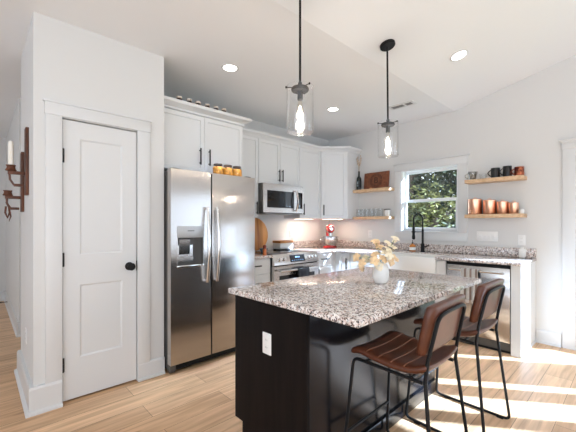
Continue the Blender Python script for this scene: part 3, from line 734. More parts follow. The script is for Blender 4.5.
# ------------------------------------------------------------------ stools
def make_stool(label, loc, rotz):
    t = thing('counter_stool', label, 'stool', loc, rotz, 'brown leather counter stools')
    r = .0085
    for s in (-1, 1):
        mb = MB(); mb.tube(rounded([(s * .178, -.15, .587), (s * .186, .205, .602), (s * .230, .25, .010), (s * .235, -.225, .010), (s * .182, -.162, .590)], .035), r, 10)
        mb.build('side_frame', BLACK, t)
        for y in (.17, -.17):
            mb = MB(); mb.box(s * .2335 - .012, s * .2335 + .012, y - .02, y + .02, 0, .006, .002); mb.build('foot_pad', BLACK, t)
    mb = MB(); mb.tube(rounded([(-.182, -.160, .585), (-.176, -.168, .68), (-.164, -.213, .885), (-.09, -.219, .897), (.09, -.219, .897), (.164, -.213, .885), (.176, -.168, .68), (.182, -.160, .585)], .045), r, 10); mb.build('back_frame', BLACK, t)
    mb = MB(); mb.tube([(-.214, .234, .215), (.214, .234, .215)], .0075, 8); mb.build('footrest', BLACK, t)
    for y in (.14, -.1):
        mb = MB(); mb.tube([(-.18, y, .598), (.18, y, .598)], .007, 8); mb.build('seat_support', BLACK, t)
    # seat
    def pad(f, nx, ny, a, b, T, grooves, nexp=8):
        mb = MB(); bm = mb.bm; top = {}; bot = {}
        for i in range(nx + 1):
            for j in range(ny + 1):
                sx_, sy_ = -1 + 2 * i / nx, -1 + 2 * j / ny
                # denser near the rim
                ex = math.copysign(1 - (1 - abs(sx_)) ** 1.5, sx_); ey = math.copysign(1 - (1 - abs(sy_)) ** 1.5, sy_)
                k = 1 - .07 * (ex * ex * ey * ey) ** 2
                x, y = ex * a * k, ey * b * k
                m_ = max(abs(ex), abs(ey)); hgt = T / 2 * (max(0, 1 - m_ ** nexp)) ** .5
                gz = 0
                for gy in grooves: gz += .007 * math.exp(-((y - gy) / .006) ** 2)
                top[i, j] = bm.verts.new(f(x, y, hgt - min(gz, hgt)))
                bot[i, j] = top[i, j] if m_ > .999 else bm.verts.new(f(x, y, -hgt))
        for i in range(nx):
            for j in range(ny):
                bm.faces.new((top[i, j], top[i + 1, j], top[i + 1, j + 1], top[i, j + 1]))
                q = (bot[i, j + 1], bot[i + 1, j + 1], bot[i + 1, j], bot[i, j])
                try: bm.faces.new(q)
                except ValueError: pass
        bmesh.ops.recalc_face_normals(bm, faces=bm.faces); return mb
    def fs(x, y, n):   # saddle seat: low behind the middle, rising to the front and rolling over the front edge
        z = .612 + .026 * max(0, (y + .02) / .18) ** 1.5 * (1 if y < .16 else 1) + .030 * max(0, (-y - .07) / .12) ** 2 + .016 * (x / .2) ** 2 - .036 * max(0, (y - .12) / .085) ** 2
        return Vector((x, y + .026, z + n))
    gr = []
    seat = pad(fs, 22, 80, .203, .208, .046, gr).build('seat', LEATHER, t, angle=80)
    for gy in (-.095, -.03, .035, .10):
        mb = MB(); mb.tube([fs(-.194 + .388 * i / 20, gy, .0232 - .010 * abs(-1 + 2 * i / 20) ** 8) for i in range(21)], .0028, 6); mb.build('seam_piping', PIPE, t)
    # backrest: wide curved cushion
    def fb(x, y, n):
        z = .820 + y; back = -.166 - (z - .68) * .215
        return Vector((x, back + .026 + .16 * x * x - n, z))
    pad(lambda x, y, n: fb(x, y, -n), 24, 30, .208, .118, .048, [], 14).build('backrest', LEATHER, t, angle=80)
    return t
st = make_stool('brown leather counter stool nearer the camera, drawn up to the island corner', (1.595, .80, 0), R(1))
s2 = copy_tree(st); s2.location = (2.295, .805, 0); s2.rotation_euler = (0, 0, R(-1)); s2['label'] = 'brown leather counter stool in front of the dishwasher at the island end'

# ------------------------------------------------------------------ pendants and ceiling fittings
BULB = emit('bulb_glow', (1, .90, .76), 9); FIL = thin_glass('bulb_glass', (1, .97, .92), 1.2)
def ceil_z(y): return ZC + max(0, YC - y) * SL
def make_pendant(label, x, y, zb, lean=(0, 0)):
    t = thing('pendant_light', label, 'pendant lamp', (x, y, zb), 0, 'glass pendant lamps over the island')
    top = ceil_z(y) - zb
    mb = MB(); mb.M = Matrix.Translation((lean[0], lean[1], top - lean[1] * SL)) @ Matrix.Rotation(-math.atan(SL), 4, 'X'); mb.lathe([(0, -.001), (.062, -.001), (.062, -.018), (.056, -.024), (0, -.024)], seg=28); mb.build('canopy', BLACK, t)
    mb = MB(); mb.tube([(0, 0, .29), (lean[0], lean[1], top - .02)], .0075, 10); mb.build('stem', BLACK, t)
    mb = MB(); mb.lathe([(0, .262), (.052, .262), (.055, .268), (.055, .276), (.05, .284), (.014, .29), (.012, .315), (0, .315)], seg=24)
    for a in (25, 145, 265):
        ca, sa = math.cos(R(a)), math.sin(R(a)); mb.tube([(ca * .045, sa * .045, .281), (ca * .084, sa * .084, .281)], .003, 6)
    mb.build('fitter', BLACK, t)
    for a in (25, 145, 265):
        ca, sa = math.cos(R(a)), math.sin(R(a)); mb = MB(); mb.lathe([(0, -.006), (.004, -.006), (.006, 0), (.004, .006), (0, .006)], (ca * .088, sa * .088, .281), 10); mb.build('thumb_screw', BLACK, t)
    mb = MB(); mb.lathe([(.083, .29), (.083, .012), (.079, .003), (.0, 0.0)], seg=40); mb.lathe([(.083, .29), (.0845, .2915), (.0845, .286), (.083, .285)], seg=40); mb.lathe([(.0815, .01), (.0845, .012), (.0845, .018), (.0815, .018)], seg=40); mb.build('glass_shade', LAMPGLASS, t)
    mb = MB(); mb.cyl(.017, .205, .262, seg=16, bev=.003); mb.build('socket', BLACK, t)
    mb = MB(); mb.lathe([(0, .075), (.012, .078), (.024, .092), (.029, .112), (.026, .138), (.017, .17), (.013, .19), (.013, .205)], seg=18); b = mb.build('bulb', FIL, t)
    mb = MB(); mb.lathe([(0, .095), (.008, .10), (.0125, .115), (.0115, .135), (.006, .165), (.0, .175)], seg=12); mb.build('filament', BULB, b)
    ld = bpy.data.lights.new('pendant_bulb', 'POINT'); ld.energy = 6; ld.color = (1, .90, .78); ld.shadow_soft_size = .03
    lo = bpy.data.objects.new('pendant_bulb', ld); COL.objects.link(lo); lo.parent = t; lo.location = (0, 0, .125)
    return t
make_pendant('clear glass pendant lamp hanging above the flower vase end nearer the refrigerator', 1.467, 1.45, 1.853)
make_pendant('clear glass pendant lamp hanging in front of the wooden plaque and sink window', 2.52, 1.45, 1.85, (-.045, -.02))
LED = emit('downlight_glow', (1, .96, .9), 9)
def downlight(label, x, y, tilt, watt):
    z = ceil_z(y)
    t = thing('recessed_light', label, 'ceiling light', (x, y, z), 0, 'recessed ceiling lights')
    Mx = Matrix.Rotation(-math.atan(SL) if tilt else 0, 4, 'X')
    mb = MB(); mb.M = Mx; mb.lathe([(.062, -.001), (.078, -.001), (.078, -.005), (.070, -.009), (.062, -.006)], seg=32, closed=True); mb.build('trim_ring', TRIM, t)
    mb = MB(); mb.M = Mx; mb.lathe([(0, -.004), (.062, -.004), (.062, -.0015), (0, -.0015)], seg=32); mb.build('lens', LED, t)
    d = bpy.data.lights.new('downlight', 'AREA'); d.shape = 'DISK'; d.size = .12; d.energy = watt; d.color = (.78, .97, 1.28)
    o = bpy.data.objects.new('downlight', d); COL.objects.link(o); o.parent = t; o.location = (0, 0, -.015); o.visible_camera = True
    d.spread = R(48)
downlight('round recessed light in the flat ceiling before the refrigerator', 1.697, 2.586, False, 4)
downlight('round recessed light in the flat ceiling before the corner cabinet', 3.25, 2.631, False, 32)
downlight('round recessed light in the sloped ceiling beyond the pendant lamps', 3.24, 1.14, True, 4)
t = thing('air_vent', 'small louvred air vent in the flat ceiling near the window wall', 'vent', (3.75, 1.97, ZC), R(0))
mb = MB(); mb.box(-.07, .07, -.16, .16, -.008, -.0005, .002); mb.build('frame', TRIM, t)
for a, b in ((-.125, -.05), (-.02, .125)):
    mb = MB(); mb.box(-.035, .035, a, b, -.0095, -.0082); mb.build('louvre_shade', pm('vent_shadow', (.18, .18, .18), .6), t, smooth=False)  # flat dark sheets: shade between the vent slats put into the colour
# under cabinet light bars
WARM = emit('led_bar_glow', (1, .80, .58), 7)
def ledbar(label, a, b, rot, watt):
    p = Vector((*a, 0)); q = Vector((*b, 0)); ln = (q - p).length; c_ = (p + q) / 2; ang = math.atan2(q.y - p.y, q.x - p.x)
    t = thing('light_bar', label, 'lamp', (c_.x, c_.y, UZ0), ang, 'under cabinet light bars')
    mb = MB(); mb.box(-ln / 2, ln / 2, -.018, .018, -.010, -.0005, .002); mb.build('housing', TRIM, t)
    mb = MB(); mb.box(-ln / 2 + .01, ln / 2 - .01, -.012, .012, -.013, -.0102); mb.build('diffuser', WARM, t, smooth=False)
    d = bpy.data.lights.new('bar_light', 'AREA'); d.shape = 'RECTANGLE'; d.size = ln - .02; d.size_y = .024; d.energy = watt; d.color = (1, .80, .62)
    o = bpy.data.objects.new('bar_light', d); COL.objects.link(o); o.parent = t; o.location = (0, 0, -.016)
ledbar('warm light bar under the wall cabinet just past the microwave', (3.42, 3.50), (3.82, 3.50), 0, 2.2)
ledbar('warm light bar under the diagonal corner cabinet above the mixer', (3.98, 3.45), (4.22, 3.21), 0, 2.2)

# ------------------------------------------------------------------ floating shelves and what stands on them
SX0 = 4.27
def shelf(label, y0, y1, ztop):
    mb = MB(); mb.box(-.0, XW - SX0 - .0005, 0, y1 - y0, -.042, 0, .003)
    return tag(mb.build('floating_shelf', OAKS, loc=(SX0, y0, ztop)), label, 'shelf', 'oak floating shelves')
ZU, ZL = 1.815, 1.40
shelf('oak floating shelf beside the corner cabinet holding the wine bottle and plaque', 2.45, 3.064, ZU)
shelf('oak floating shelf beside the corner cabinet holding the row of glasses', 2.45, 3.064, ZL)
shelf('oak floating shelf holding the mugs and glass cup', .85, 1.44, ZU)
shelf('oak floating shelf holding the copper canisters', .85, 1.44, ZL)
# wine bottle with dried flowers
t = thing('wine_bottle', 'dark wine bottle used as a vase on the upper oak shelf', 'bottle', (4.36, 3.01, ZU))
mb = MB(); mb.lathe([(0, 0), (.034, 0), (.0375, .004), (.0375, .17), (.034, .192), (.018, .215), (.0145, .225), (.0145, .285), (.016, .287), (.016, .297), (.0135, .298), (.0125, .2)], seg=24); mb.build('body', pm('dark_bottle_glass', (.012, .014, .012), .08), t)
mb = MB(); mb.lathe([(.038, .05), (.038, .15)], seg=24); mb.build('paper_label', pm('black_label', (.02, .022, .024), .6), t)
mb = MB(); mb.box(-.0395, -.0385, -.012, .012, .06, .075); mb.box(-.0395, -.0385, -.008, .008, .09, .135); mb.M = Matrix.Rotation(R(35), 4, 'Z'); mb.build('label_print', pm('label_silver', (.35, .4, .42), .5), t, smooth=False)
t = thing('dried_flowers', 'spindly dried flower stems rising out of the wine bottle', 'flowers', (4.36, 3.01, ZU + .29))
mb = MB()
tips = []
for k in range(6):
    a = k * 1.1; q = (.03 * math.cos(a), .035 * math.sin(a), .16 + .1 * ((k * 37) % 10) / 10); tips.append(q)
    mb.tube([(0.004 * math.cos(a), .004 * math.sin(a), -.08), (q[0] * .3, q[1] * .3, q[2] * .45), q], .0016, 5)
mb.build('stems', pm('dry_stem', (.33, .24, .15), .8), t)
DRY = pm('dried_petal', (.62, .50, .40), .9, var=.3, vscale=60)
for q in tips:
    for s in range(3):
        mb = MB(); f = .62 + .19 * s
        for i in range(5):
            a = i * 1.257; mb.lathe([(0, -.009), (.005, -.005), (.006, 0), (.003, .007), (0, .009)], (q[0] * f + .007 * math.cos(a), q[1] * f + .007 * math.sin(a), q[2] * f + .002 * i), 6)
        mb.build('flower_head', DRY, t)
# plaque with round emblem
t = thing('wooden_plaque', 'walnut plaque with a round burnt emblem leaning on the upper shelf', 'sign', (4.385, 2.725, ZU))
PQ = Matrix.Rotation(R(6), 4, 'Y')
pw, ph = .425, .258
mb = MB(); mb.M = PQ; mb.box(-.009, .009, -pw / 2, pw / 2, 0, ph, .003); mb.build('board', WALNUT, t)
BURN = pm('burnt_ink', (.022, .009, .006), .6)
mb = MB(); mb.M = PQ @ Matrix.Translation((-.0095, 0, ph / 2)) @ Matrix.Rotation(R(-90), 4, 'Y')
mb.lathe([(.098, 0), (.103, 0), (.103, .0008), (.098, .0008)], seg=48, closed=True); mb.lathe([(.070, 0), (.074, 0), (.074, .0008), (.070, .0008)], seg=40, closed=True)
for k in range(26):
    if k in (0, 13): continue
    a = 2 * PI * k / 26; c_, s_ = math.cos(a), math.sin(a); T = Matrix.Rotation(a, 4, 'Z')
    o_ = mb.M; mb.M = o_ @ T; mb.box(.080, .093, -.006 + .002 * (k % 3), .005, 0, .0008); mb.M = o_
mb.build('emblem_ring', BURN, t, smooth=False)
fc = bpy.data.curves.new('emblem_letter', 'FONT'); fc.body = 'B'; fc.size = .13; fc.align_x = 'CENTER'; fc.align_y = 'CENTER'; fc.extrude = .0005
fo = bpy.data.objects.new('emblem_letter_tmp', fc); COL.objects.link(fo); bpy.context.view_layer.update()
me = bpy.data.meshes.new_from_object(fo.evaluated_get(bpy.context.evaluated_depsgraph_get())); bpy.data.objects.remove(fo)
me.materials.clear(); me.materials.append(BURN)
lo = bpy.data.objects.new('emblem_letter', me); COL.objects.link(lo); lo.parent = t
lo.matrix_local = PQ @ Matrix.Translation((-.0098, 0, ph / 2)) @ Matrix.Rotation(R(-90), 4, 'Z') @ Matrix.Rotation(R(90), 4, 'X')
t = thing('trinket', 'tiny orange ornament lying in front of the walnut plaque', 'ornament', (4.315, 2.77, ZU))
mb = MB(); mb.lathe([(0, 0), (.012, 0), (.02, .008), (.017, .018), (0, .021)], seg=14); mb.build('body', pm('orange_clay', (.75, .32, .12), .5), t)
mb = MB(); mb.lathe([(0, .02), (.004, .02), (.003, .028), (0, .028)], seg=8); mb.build('stem', BLACK, t)
# tumblers
t0 = thing('glass_tumbler', 'clear ribbed tumbler on the lower shelf, first from the corner cabinet', 'glass', (4.36, 3.015, ZL), 0, 'clear tumblers on the lower shelf')
mb = MB(); prof = [(0, .004), (.030, .004), (.034, .12), (.0365, .12), (.0335, 0), (0, 0)]
mb.lathe(prof, seg=20)
for k in range(10):
    a = 2 * PI * k / 10; mb.tube([(.0335 * math.cos(a), .0335 * math.sin(a), .004), (.036 * math.cos(a), .036 * math.sin(a), .116)], .002, 5)
mb.build('body', CUPGLASS, t0)
mb = MB(); mb.lathe([(.034, .1205), (.0365, .1205), (.0365, .118), (.034, .118)], seg=20, closed=True); mb.build('rim', pm('glass_rim', (.72, .70, .68), .15), t0)
for k, nm in enumerate(('second', 'third', 'fourth', 'fifth', 'sixth')):
    dup(t0, (4.36 - .012 * (k % 2), 3.015 - .078 * (k + 1), ZL), f'clear ribbed tumbler on the lower shelf, {nm} from the corner cabinet')
t = thing('lidded_jar', 'short white jar with a dark lid beside the tumblers', 'jar', (4.35, 2.515, ZL))
mb = MB(); mb.lathe([(0, 0), (.042, 0), (.046, .006), (.046, .085), (.04, .09), (0, .09)], seg=24); mb.build('body', PORC, t)
mb = MB(); mb.cyl(.046, .0905, .106, seg=24, bev=.004); mb.build('lid', pm('grey_lid', (.14, .14, .14), .5), t)
# mugs
def mug(name, label, loc, rad, h, mat, rot, taper=1.0, group=None, hm=None):
    t = thing(name, label, 'mug', loc, rot, group)
    mb = MB(); mb.lathe([(0, .006), (rad * taper - .004, .006), (rad - .004, h), (rad - .001, h + .001), (rad, h - .002), (rad * taper, .004), (rad * taper - .004, 0), (0, 0)], seg=28); mb.build('body', mat, t)
    mb = MB(); pts = [(rad * .97 + .030 * math.sin(PI * i / 12), 0, h * (.82 - .62 * i / 12)) for i in range(13)]; mb.tube(pts, .0055, 8); mb.build('handle', hm or mat, t)
    return t
BM = pm('black_glaze', (.010, .010, .011), .28)
toL = R(112)
mug('glass_cup', 'clear glass tea cup at the window end of the mug shelf', (4.355, 1.375, ZU), .054, .098, SMOKE, toL, .62)
t = thing('small_glass', 'small clear glass between the tea cup and black mugs', 'glass', (4.355, 1.262, ZU))
mb = MB(); mb.lathe([(0, .004), (.032, .004), (.036, .062), (.038, .062), (.035, 0), (0, 0)], seg=20); mb.build('body', CUPGLASS, t)
mb = MB(); mb.lathe([(.036, .0625), (.0383, .0625), (.0383, .060), (.036, .060)], seg=20, closed=True); mb.build('rim', pm('pale_rim', (.7, .7, .7), .2), t)
mug('mug', 'plain black mug beside the small glass on the mug shelf', (4.355, 1.135, ZU), .046, .115, BM, toL)
mug('mug', 'taller black mug beside the copper coloured mug on the shelf', (4.355, 1.018, ZU), .044, .122, BM, toL)
m, N, L, b = new_mat('copper_red_glaze'); tc = N.new('ShaderNodeTexCoord'); v = N.new('ShaderNodeTexNoise'); v.inputs['Scale'].default_value = 38
r = N.new('ShaderNodeValToRGB'); r.color_ramp.elements[0].position = .42; r.color_ramp.elements[0].color = (.10, .016, .010, 1); r.color_ramp.elements[1].position = .62; r.color_ramp.elements[1].color = (.55, .17, .08, 1)
L.new(tc.outputs['Object'], v.inputs[0]); L.new(v.outputs['Fac'], r.inputs[0]); L.new(r.outputs[0], b.inputs['Base Color']); b.inputs['Roughness'].default_value = .2; b.inputs['Metallic'].default_value = .6
mug('mug', 'mottled copper red mug at the door end of the mug shelf', (4.355, .905, ZU), .046, .10, m, toL)
# copper canisters
def canister(label, y, rad, h):
    t = thing('copper_canister', label, 'canister', (4.355, y, ZL), 0, 'copper canisters on the shelf')
    mb = MB(); mb.lathe([(0, 0), (rad - .002, 0), (rad, .003), (rad, h - .02), (0, h - .02)], seg=32); mb.build('body', COPPER, t)
    mb = MB(); mb.lathe([(0, h - .0195), (rad + .002, h - .0195), (rad + .002, h - .004), (rad - .004, h), (0, h + .002)], seg=32); l = mb.build('lid', COPPER, t)
    mb = MB(); mb.tube([(0, -.02 + .04 * i / 8, h + .001 + .018 * math.sin(PI * i / 8)) for i in range(9)], .003, 6); mb.build('lid_handle', COPPER, l)
    return t
canister('largest copper canister, at the window end of the shelf', 1.352, .074, .185)
canister('second largest copper canister, beside the largest one', 1.195, .066, .165)
canister('second smallest copper canister, beside the smallest one', 1.065, .056, .142)
canister('smallest copper canister, next to the little white cup', .957, .048, .125)
mug('cup', 'little white cup at the door end of the canister shelf', (4.33, .878, ZL), .024, .045, PORC, R(60))

# ------------------------------------------------------------------ items on the worktops
# stand mixer
REDM = pm('red_enamel', (.55, .012, .012), .15, coat=.5)
t = thing('stand_mixer', 'red stand mixer with a steel bowl in the counter corner', 'mixer', (4.12, 3.40, CZ1), R(138))
mb = MB(); mb.prism([(x, y) for x, y in [(.11 * math.cos(a) * (1.0) , .16 * math.sin(a)) for a in [2 * PI * i / 28 for i in range(28)]]], 'z', 0, .028, .006); mb.build('base', REDM, t)
mb = MB(); mb.lathe([(0, 0), (.055, 0), (.05, .10), (.045, .18), (.05, .23), (0, .24)], (0, -.10, .02), 20); mb.build('column', REDM, t)
mb = MB(); mb.lathe([(0, -.16), (.035, -.158), (.062, -.12), (.07, -.05), (.068, .05), (.06, .12), (.045, .155), (0, .16)], (0, .01, .295), 24, 'y'); mb.build('head', REDM, t)
mb = MB(); mb.lathe([(.0705, -.012), (.0725, -.01), (.0725, .01), (.0705, .012)], (0, .02, .295), 24, 'y'); mb.build('band', STEELH, t)
mb = MB(); mb.cyl(.026, 0, .02, (0, .162, .295), 16, 'y', .004); mb.build('hub_cap', STEELH, t)
mb = MB(); mb.cyl(.028, .17, .235, (0, .085, 0), 16, bev=.004); mb.tube([(0, .085, .19), (0, .085, .12)], .008, 8); mb.build('beater_shaft', STEELH, t)
mb = MB(); mb.lathe([(0, .03), (.06, .03), (.065, .045), (.098, .08), (.117, .13), (.121, .175), (.125, .178), (.118, .178), (.113, .13), (.094, .085), (.06, .05), (0, .046)], (0, .085, 0), 28)
bw = mb.build('bowl', STEELH, t)
mb = MB(); mb.tube([(.119, .085, .16), (.155, .085, .155), (.16, .085, .11), (.108, .085, .10)], .006, 8); mb.build('bowl_handle', STEELH, bw)
for s in (-1, 1):
    mb = MB(); mb.cyl(.012, -.006, .006, (s * .054, -.09, .16), 12, 'x'); mb.build('lever', BLACK, t)
# things on and around the cooktop
CKZ = .9183
mb = MB(); mb.M = Matrix.Rotation(R(-7), 4, 'X'); mb.lathe([(0, -.011), (.221, -.011), (.230, -.007), (.230, .007), (.221, .011), (0, .011)], (0, 0, .230), 48, 'y')
tag(mb.build('round_cutting_board', ACACIA, loc=(2.80, 3.622, CKZ + .001)), 'large round acacia cutting board leaning upright behind the range', 'cutting board')
t = thing('bread_bin', 'low white bread bin with a wooden lid at the back of the cooktop', 'bin', (3.22, 3.53, CKZ))
mb = MB(); mb.box(-.125, .125, -.08, .08, .012, .095, .012); mb.build('body', PORC, t)
mb = MB(); mb.box(-.13, .13, -.085, .085, .0955, .13, .008); mb.build('lid', ACACIA, t)
mb = MB(); mb.box(-.12, .12, -.075, .075, 0, .012); mb.build('base', BLACK, t, smooth=False)
t = thing('pepper_mill', 'orange and black pepper mill at the edge of the short worktop', 'mill', (2.495, 3.06, CZ1))
mb = MB(); mb.lathe([(0, 0), (.024, 0), (.026, .01), (.02, .03), (.023, .06), (.021, .075), (0, .075)], seg=18); mb.build('body', pm('orange_lacquer', (.62, .17, .04), .3), t)
mb = MB(); mb.lathe([(0, .0755), (.021, .0755), (.019, .09), (.022, .105), (.015, .12), (0, .123)], seg=18); mb.build('head', pm('dark_red_wood', (.20, .03, .015), .35), t)
t = thing('glass_bowl', 'small blue grey glass bowl in front of the round cutting board', 'bowl', (2.70, 3.33, CKZ))
mb = MB(); mb.lathe([(0, .004), (.03, .006), (.05, .05), (.054, .05), (.034, 0), (0, 0)], seg=24); mb.build('body', pm('blue_grey_glass', (.16, .24, .30), .1), t)
mb = MB(); mb.lathe([(.05, .0505), (.0545, .0505), (.0545, .054), (.05, .054)], seg=24, closed=True); mb.build('rim', pm('blue_rim', (.4, .5, .55), .2), t)
t = thing('spoon_rest', 'pale wooden spoon lying on its rest at the cooktop edge', 'utensil', (3.15, 3.22, CKZ), R(20))
mb = MB(); mb.lathe([(0, .002), (.05, .004), (.058, .014), (.055, .016), (.045, .008), (0, .006)], seg=24); mb.build('dish', PORC, t)
mb = MB(); mb.tube([(-.02, 0, .014), (.06, .01, .02), (.17, .02, .022)], [.008, .0055, .006], 8); mb.build('spoon', OAKS, t)
# jars on the refrigerator
ORANGE = pm('orange_snacks', (.80, .27, .04), .4, bump=1, bscale=40, var=.7, vscale=30)
JG = thin_glass('jar_glass', (.95, .93, .9), 1.0)
t0 = thing('snack_jar', 'glass jar of orange snacks on the refrigerator, nearest the door split', 'jar', (1.70, 2.80, FT + .0005), 0, 'snack jars on the refrigerator')
mb = MB(); mb.lathe([(0, 0), (.047, 0), (.052, .006), (.052, .078), (.042, .090), (.040, .094)], seg=22); gj = mb.build('body', JG, t0)
mb = MB(); mb.lathe([(0, .003), (.045, .003), (.0505, .008), (.0505, .072), (.042, .084), (0, .086)], seg=18)
for v in mb.bm.verts: v.co *= 1 + .03 * math.sin(v.co.x * 900) * math.cos(v.co.y * 700)
mb.build('contents', ORANGE, t0)
mb = MB(); mb.cyl(.042, .094, .112, seg=22, bev=.003); mb.build('lid', pm('dark_lid', (.12, .09, .075), .4, .3), t0)
dup(t0, (1.812, 2.80, FT + .0005), 'glass jar of orange snacks on the refrigerator, middle of three')
dup(t0, (1.92, 2.80, FT + .0005), 'glass jar of orange snacks on the refrigerator, farthest from the door split')
# little jars on the deep cabinet
t0 = thing('spice_jar', 'tiny dark spice jar atop the deep cabinet, first from the pantry wall', 'jar', (1.39, 2.98, 2.3505), 0, 'tiny spice jars on the deep cabinet')
mb = MB(); mb.lathe([(0, 0), (.024, 0), (.027, .004), (.027, .115), (.022, .122), (0, .122)], seg=16); mb.build('body', pm('dark_spice', (.055, .028, .018), .3, var=.6, vscale=90), t0)
mb = MB(); mb.cyl(.027, .1225, .140, seg=16, bev=.003); mb.build('lid', pm('pale_lid', (.74, .62, .52), .4), t0)
for k, (x, nm) in enumerate(((1.49, 'second'), (1.585, 'third'), (1.685, 'fourth'), (1.785, 'fifth'), (1.88, 'sixth'))):
    dup(t0, (x, 2.98, 2.3505), f'tiny dark spice jar atop the deep cabinet, {nm} from the pantry wall')
# vase and flower sprays on the island
VX, VY = 1.942, 1.169
mb = MB(); mb.lathe([(0, 0), (.034, 0), (.040, .004), (.050, .035), (.053, .07), (.047, .105), (.036, .125), (.034, .132), (.037, .14), (.034, .14), (.031, .132), (.033, .123), (.044, .10), (.049, .07), (.046, .035), (.035, .008), (0, .008)], seg=32)
tag(mb.build('flower_vase', PORC, loc=(VX, VY, IZ)), 'small rounded white ceramic vase standing on the island', 'vase')
PETAL = pm('peach_petal', (.90, .62, .36), .6, var=.2, vscale=50); PETC = pm('cream_petal', (.93, .80, .60), .6, var=.12, vscale=50)
STEM = pm('green_stem', (.13, .20, .06), .6)
def blossom(mb, c, nrm, r, seed):
    n = Vector(nrm).normalized(); u = n.orthogonal().normalized(); w_ = n.cross(u); bm = mb.bm; c = Vector(c)
    for k in range(5):
        a = 2 * PI * k / 5 + seed; d = u * math.cos(a) + w_ * math.sin(a); s_ = u * -math.sin(a) + w_ * math.cos(a)
        rows = []
        for tt, wd, up in ((.08, .12, 0), (.4, .34, .16), (.75, .42, .22), (1, .2, .12)):
            rows.append([bm.verts.new(c + (d * tt + s_ * q * wd + n * (up + .1 * abs(q))) * r) for q in (-1, -.35, .35, 1)])
        for A_, B_ in zip(rows, rows[1:]):
            for q in range(3): bm.faces.new((A_[q], A_[q + 1], B_[q + 1], B_[q]))
    mb.lathe([(0, 0), (.14 * r, .02 * r), (.12 * r, .2 * r), (0, .28 * r)], tuple(c), 6)
right = Vector((.7286, -.685, 0)); fwd = Vector((.685, .7286, 0))
sprays = [('spray of peach blossoms reaching low out of the vase toward the stove', -1, [(-.155, .01, .185), (-.125, -.02, .15), (-.095, .02, .175), (-.115, .03, .12)]),
          ('short spray of peach blossoms leaning over the stove side of the vase rim', -1, [(-.05, -.03, .165), (-.03, .02, .20), (-.02, -.03, .135)]),
          ('tall middle spray of peach blossoms standing straight in the vase', 0, [(-.005, .01, .25), (-.03, .02, .285), (.02, -.02, .215), (.0, -.035, .18)]),
          ('tall spray of cream blossoms leaning toward the sink from the vase', 1, [(.05, .02, .275), (.04, -.02, .235), (.075, .0, .25), (.10, .02, .305)]),
          ('low spray of peach blossoms hanging over the sink side of the vase', 1, [(.055, -.03, .16), (.085, .0, .185), (.04, -.04, .20)])]
for si, (lab, sd_, bl) in enumerate(sprays):
    t = thing('flower_spray', lab, 'flowers', (VX, VY, IZ), 0, 'blossom sprays in the vase')
    P = [right * a + fwd * b + Vector((0, 0, c - .016)) for a, b, c in bl]
    mb = MB(); root = Vector((.012 * sd_, 0, .03))
    far = max(P, key=lambda p: (p - root).length)
    neck = right * (.018 * sd_) + fwd * (.012 * ((si % 3) - 1)) + Vector((0, 0, .138))
    mb.tube([root, neck, neck.lerp(far, .5) + Vector((0, 0, .02)), far], .0022, 6)
    for p in P:
        if p is not far: mb.tube([neck, neck.lerp(p, .6), p], .0015, 5)
    mb.build('stem', STEM, t)
    for q, p in enumerate(P):
        mb = MB(); dr_v = (p - Vector((0, 0, .12))).normalized() - fwd * .6 + Vector((random.uniform(-.3, .3), random.uniform(-.3, .3), .2))
        blossom(mb, p, dr_v, random.uniform(.025, .034), q * .7 + si)
        blossom(mb, p + Vector((random.uniform(-.018, .018), random.uniform(-.018, .018), -.016)), dr_v + Vector((.5 * (-1) ** q, .2, -.1)), .018, q)
        mb.build('blossom', PETC if (si == 3 or q == 2) else PETAL, t)
    mb = MB()
    for q in range(3):
        p = neck.lerp(far, .3 + .18 * q); dv = (right * ((-1) ** q) + Vector((0, 0, .4)) - fwd * .3).normalized(); s_ = dv.cross(Vector((0, 0, 1))).normalized()
        bm = mb.bm; a = bm.verts.new(p); b1 = bm.verts.new(p + dv * .018 + s_ * .006); b2 = bm.verts.new(p + dv * .018 - s_ * .006); e = bm.verts.new(p + dv * .04)
        bm.faces.new((a, b1, e, b2))
    mb.build('leaves', STEM, t)

# ------------------------------------------------------------------ candle sconces on the pantry side wall, door stop
def sconce(label, y, z0, z1, za, candle):
    t = thing('candle_sconce', label, 'sconce', (.276, y, z0), R(-90), 'wooden candle sconces')
    h = z1 - z0; a = za - z0
    mb = MB(); mb.box(-.045, .045, -.020, 0, 0, h, .003); mb.build('backboard', SCONCEW, t)
    mb = MB(); mb.box(-.014, .014, -.118, -.020, a - .012, a + .012, .003); mb.build('arm', SCONCEW, t)
    mb = MB(); mb.box(-.012, .012, -.085, -.03, a - .10, a - .08, .003); mb.tube([(0, -.082, a - .09), (0, -.105, a - .05), (0, -.108, a - .012)], .007, 8); mb.build('brace', SCONCEW, t)
    mb = MB(); mb.lathe([(0, 0), (.03, 0), (.034, .006), (.028, .012), (.024, .03), (.030, .042), (.022, .042), (.018, .014), (0, .014)], (0, -.10, a + .012), 18); mb.build('cup', SCONCEW, t)
    return t
sconce('upper wooden candle sconce holding the cream taper on the pantry side wall', 3.13, 1.50, 2.00, 1.66, True)
sconce('lower wooden candle sconce farther down the pantry side wall', 3.46, 1.385, 1.87, 1.50, True)
mb = MB(); mb.lathe([(0, 0), (.017, 0), (.017, .19), (.012, .2), (.002, .202), (0, .21)], seg=16); tag(mb.build('taper_candle', WAX, loc=(.176, 3.13, 1.6875)), 'cream taper candle standing in the upper wooden sconce', 'candle')
t = thing('hanging_ornament', 'curled brown twig ornament hanging from the lower sconce arm', 'ornament', (.172, 3.46, 1.486))
mb = MB(); mb.tube([(0, 0, 0), (-.004, 0, -.03), (.012, .01, -.07), (.014, -.01, -.11), (.002, 0, -.15), (-.012, .01, -.11), (-.008, 0, -.06)], .007, 8); mb.build('twig', SCONCEW, t)
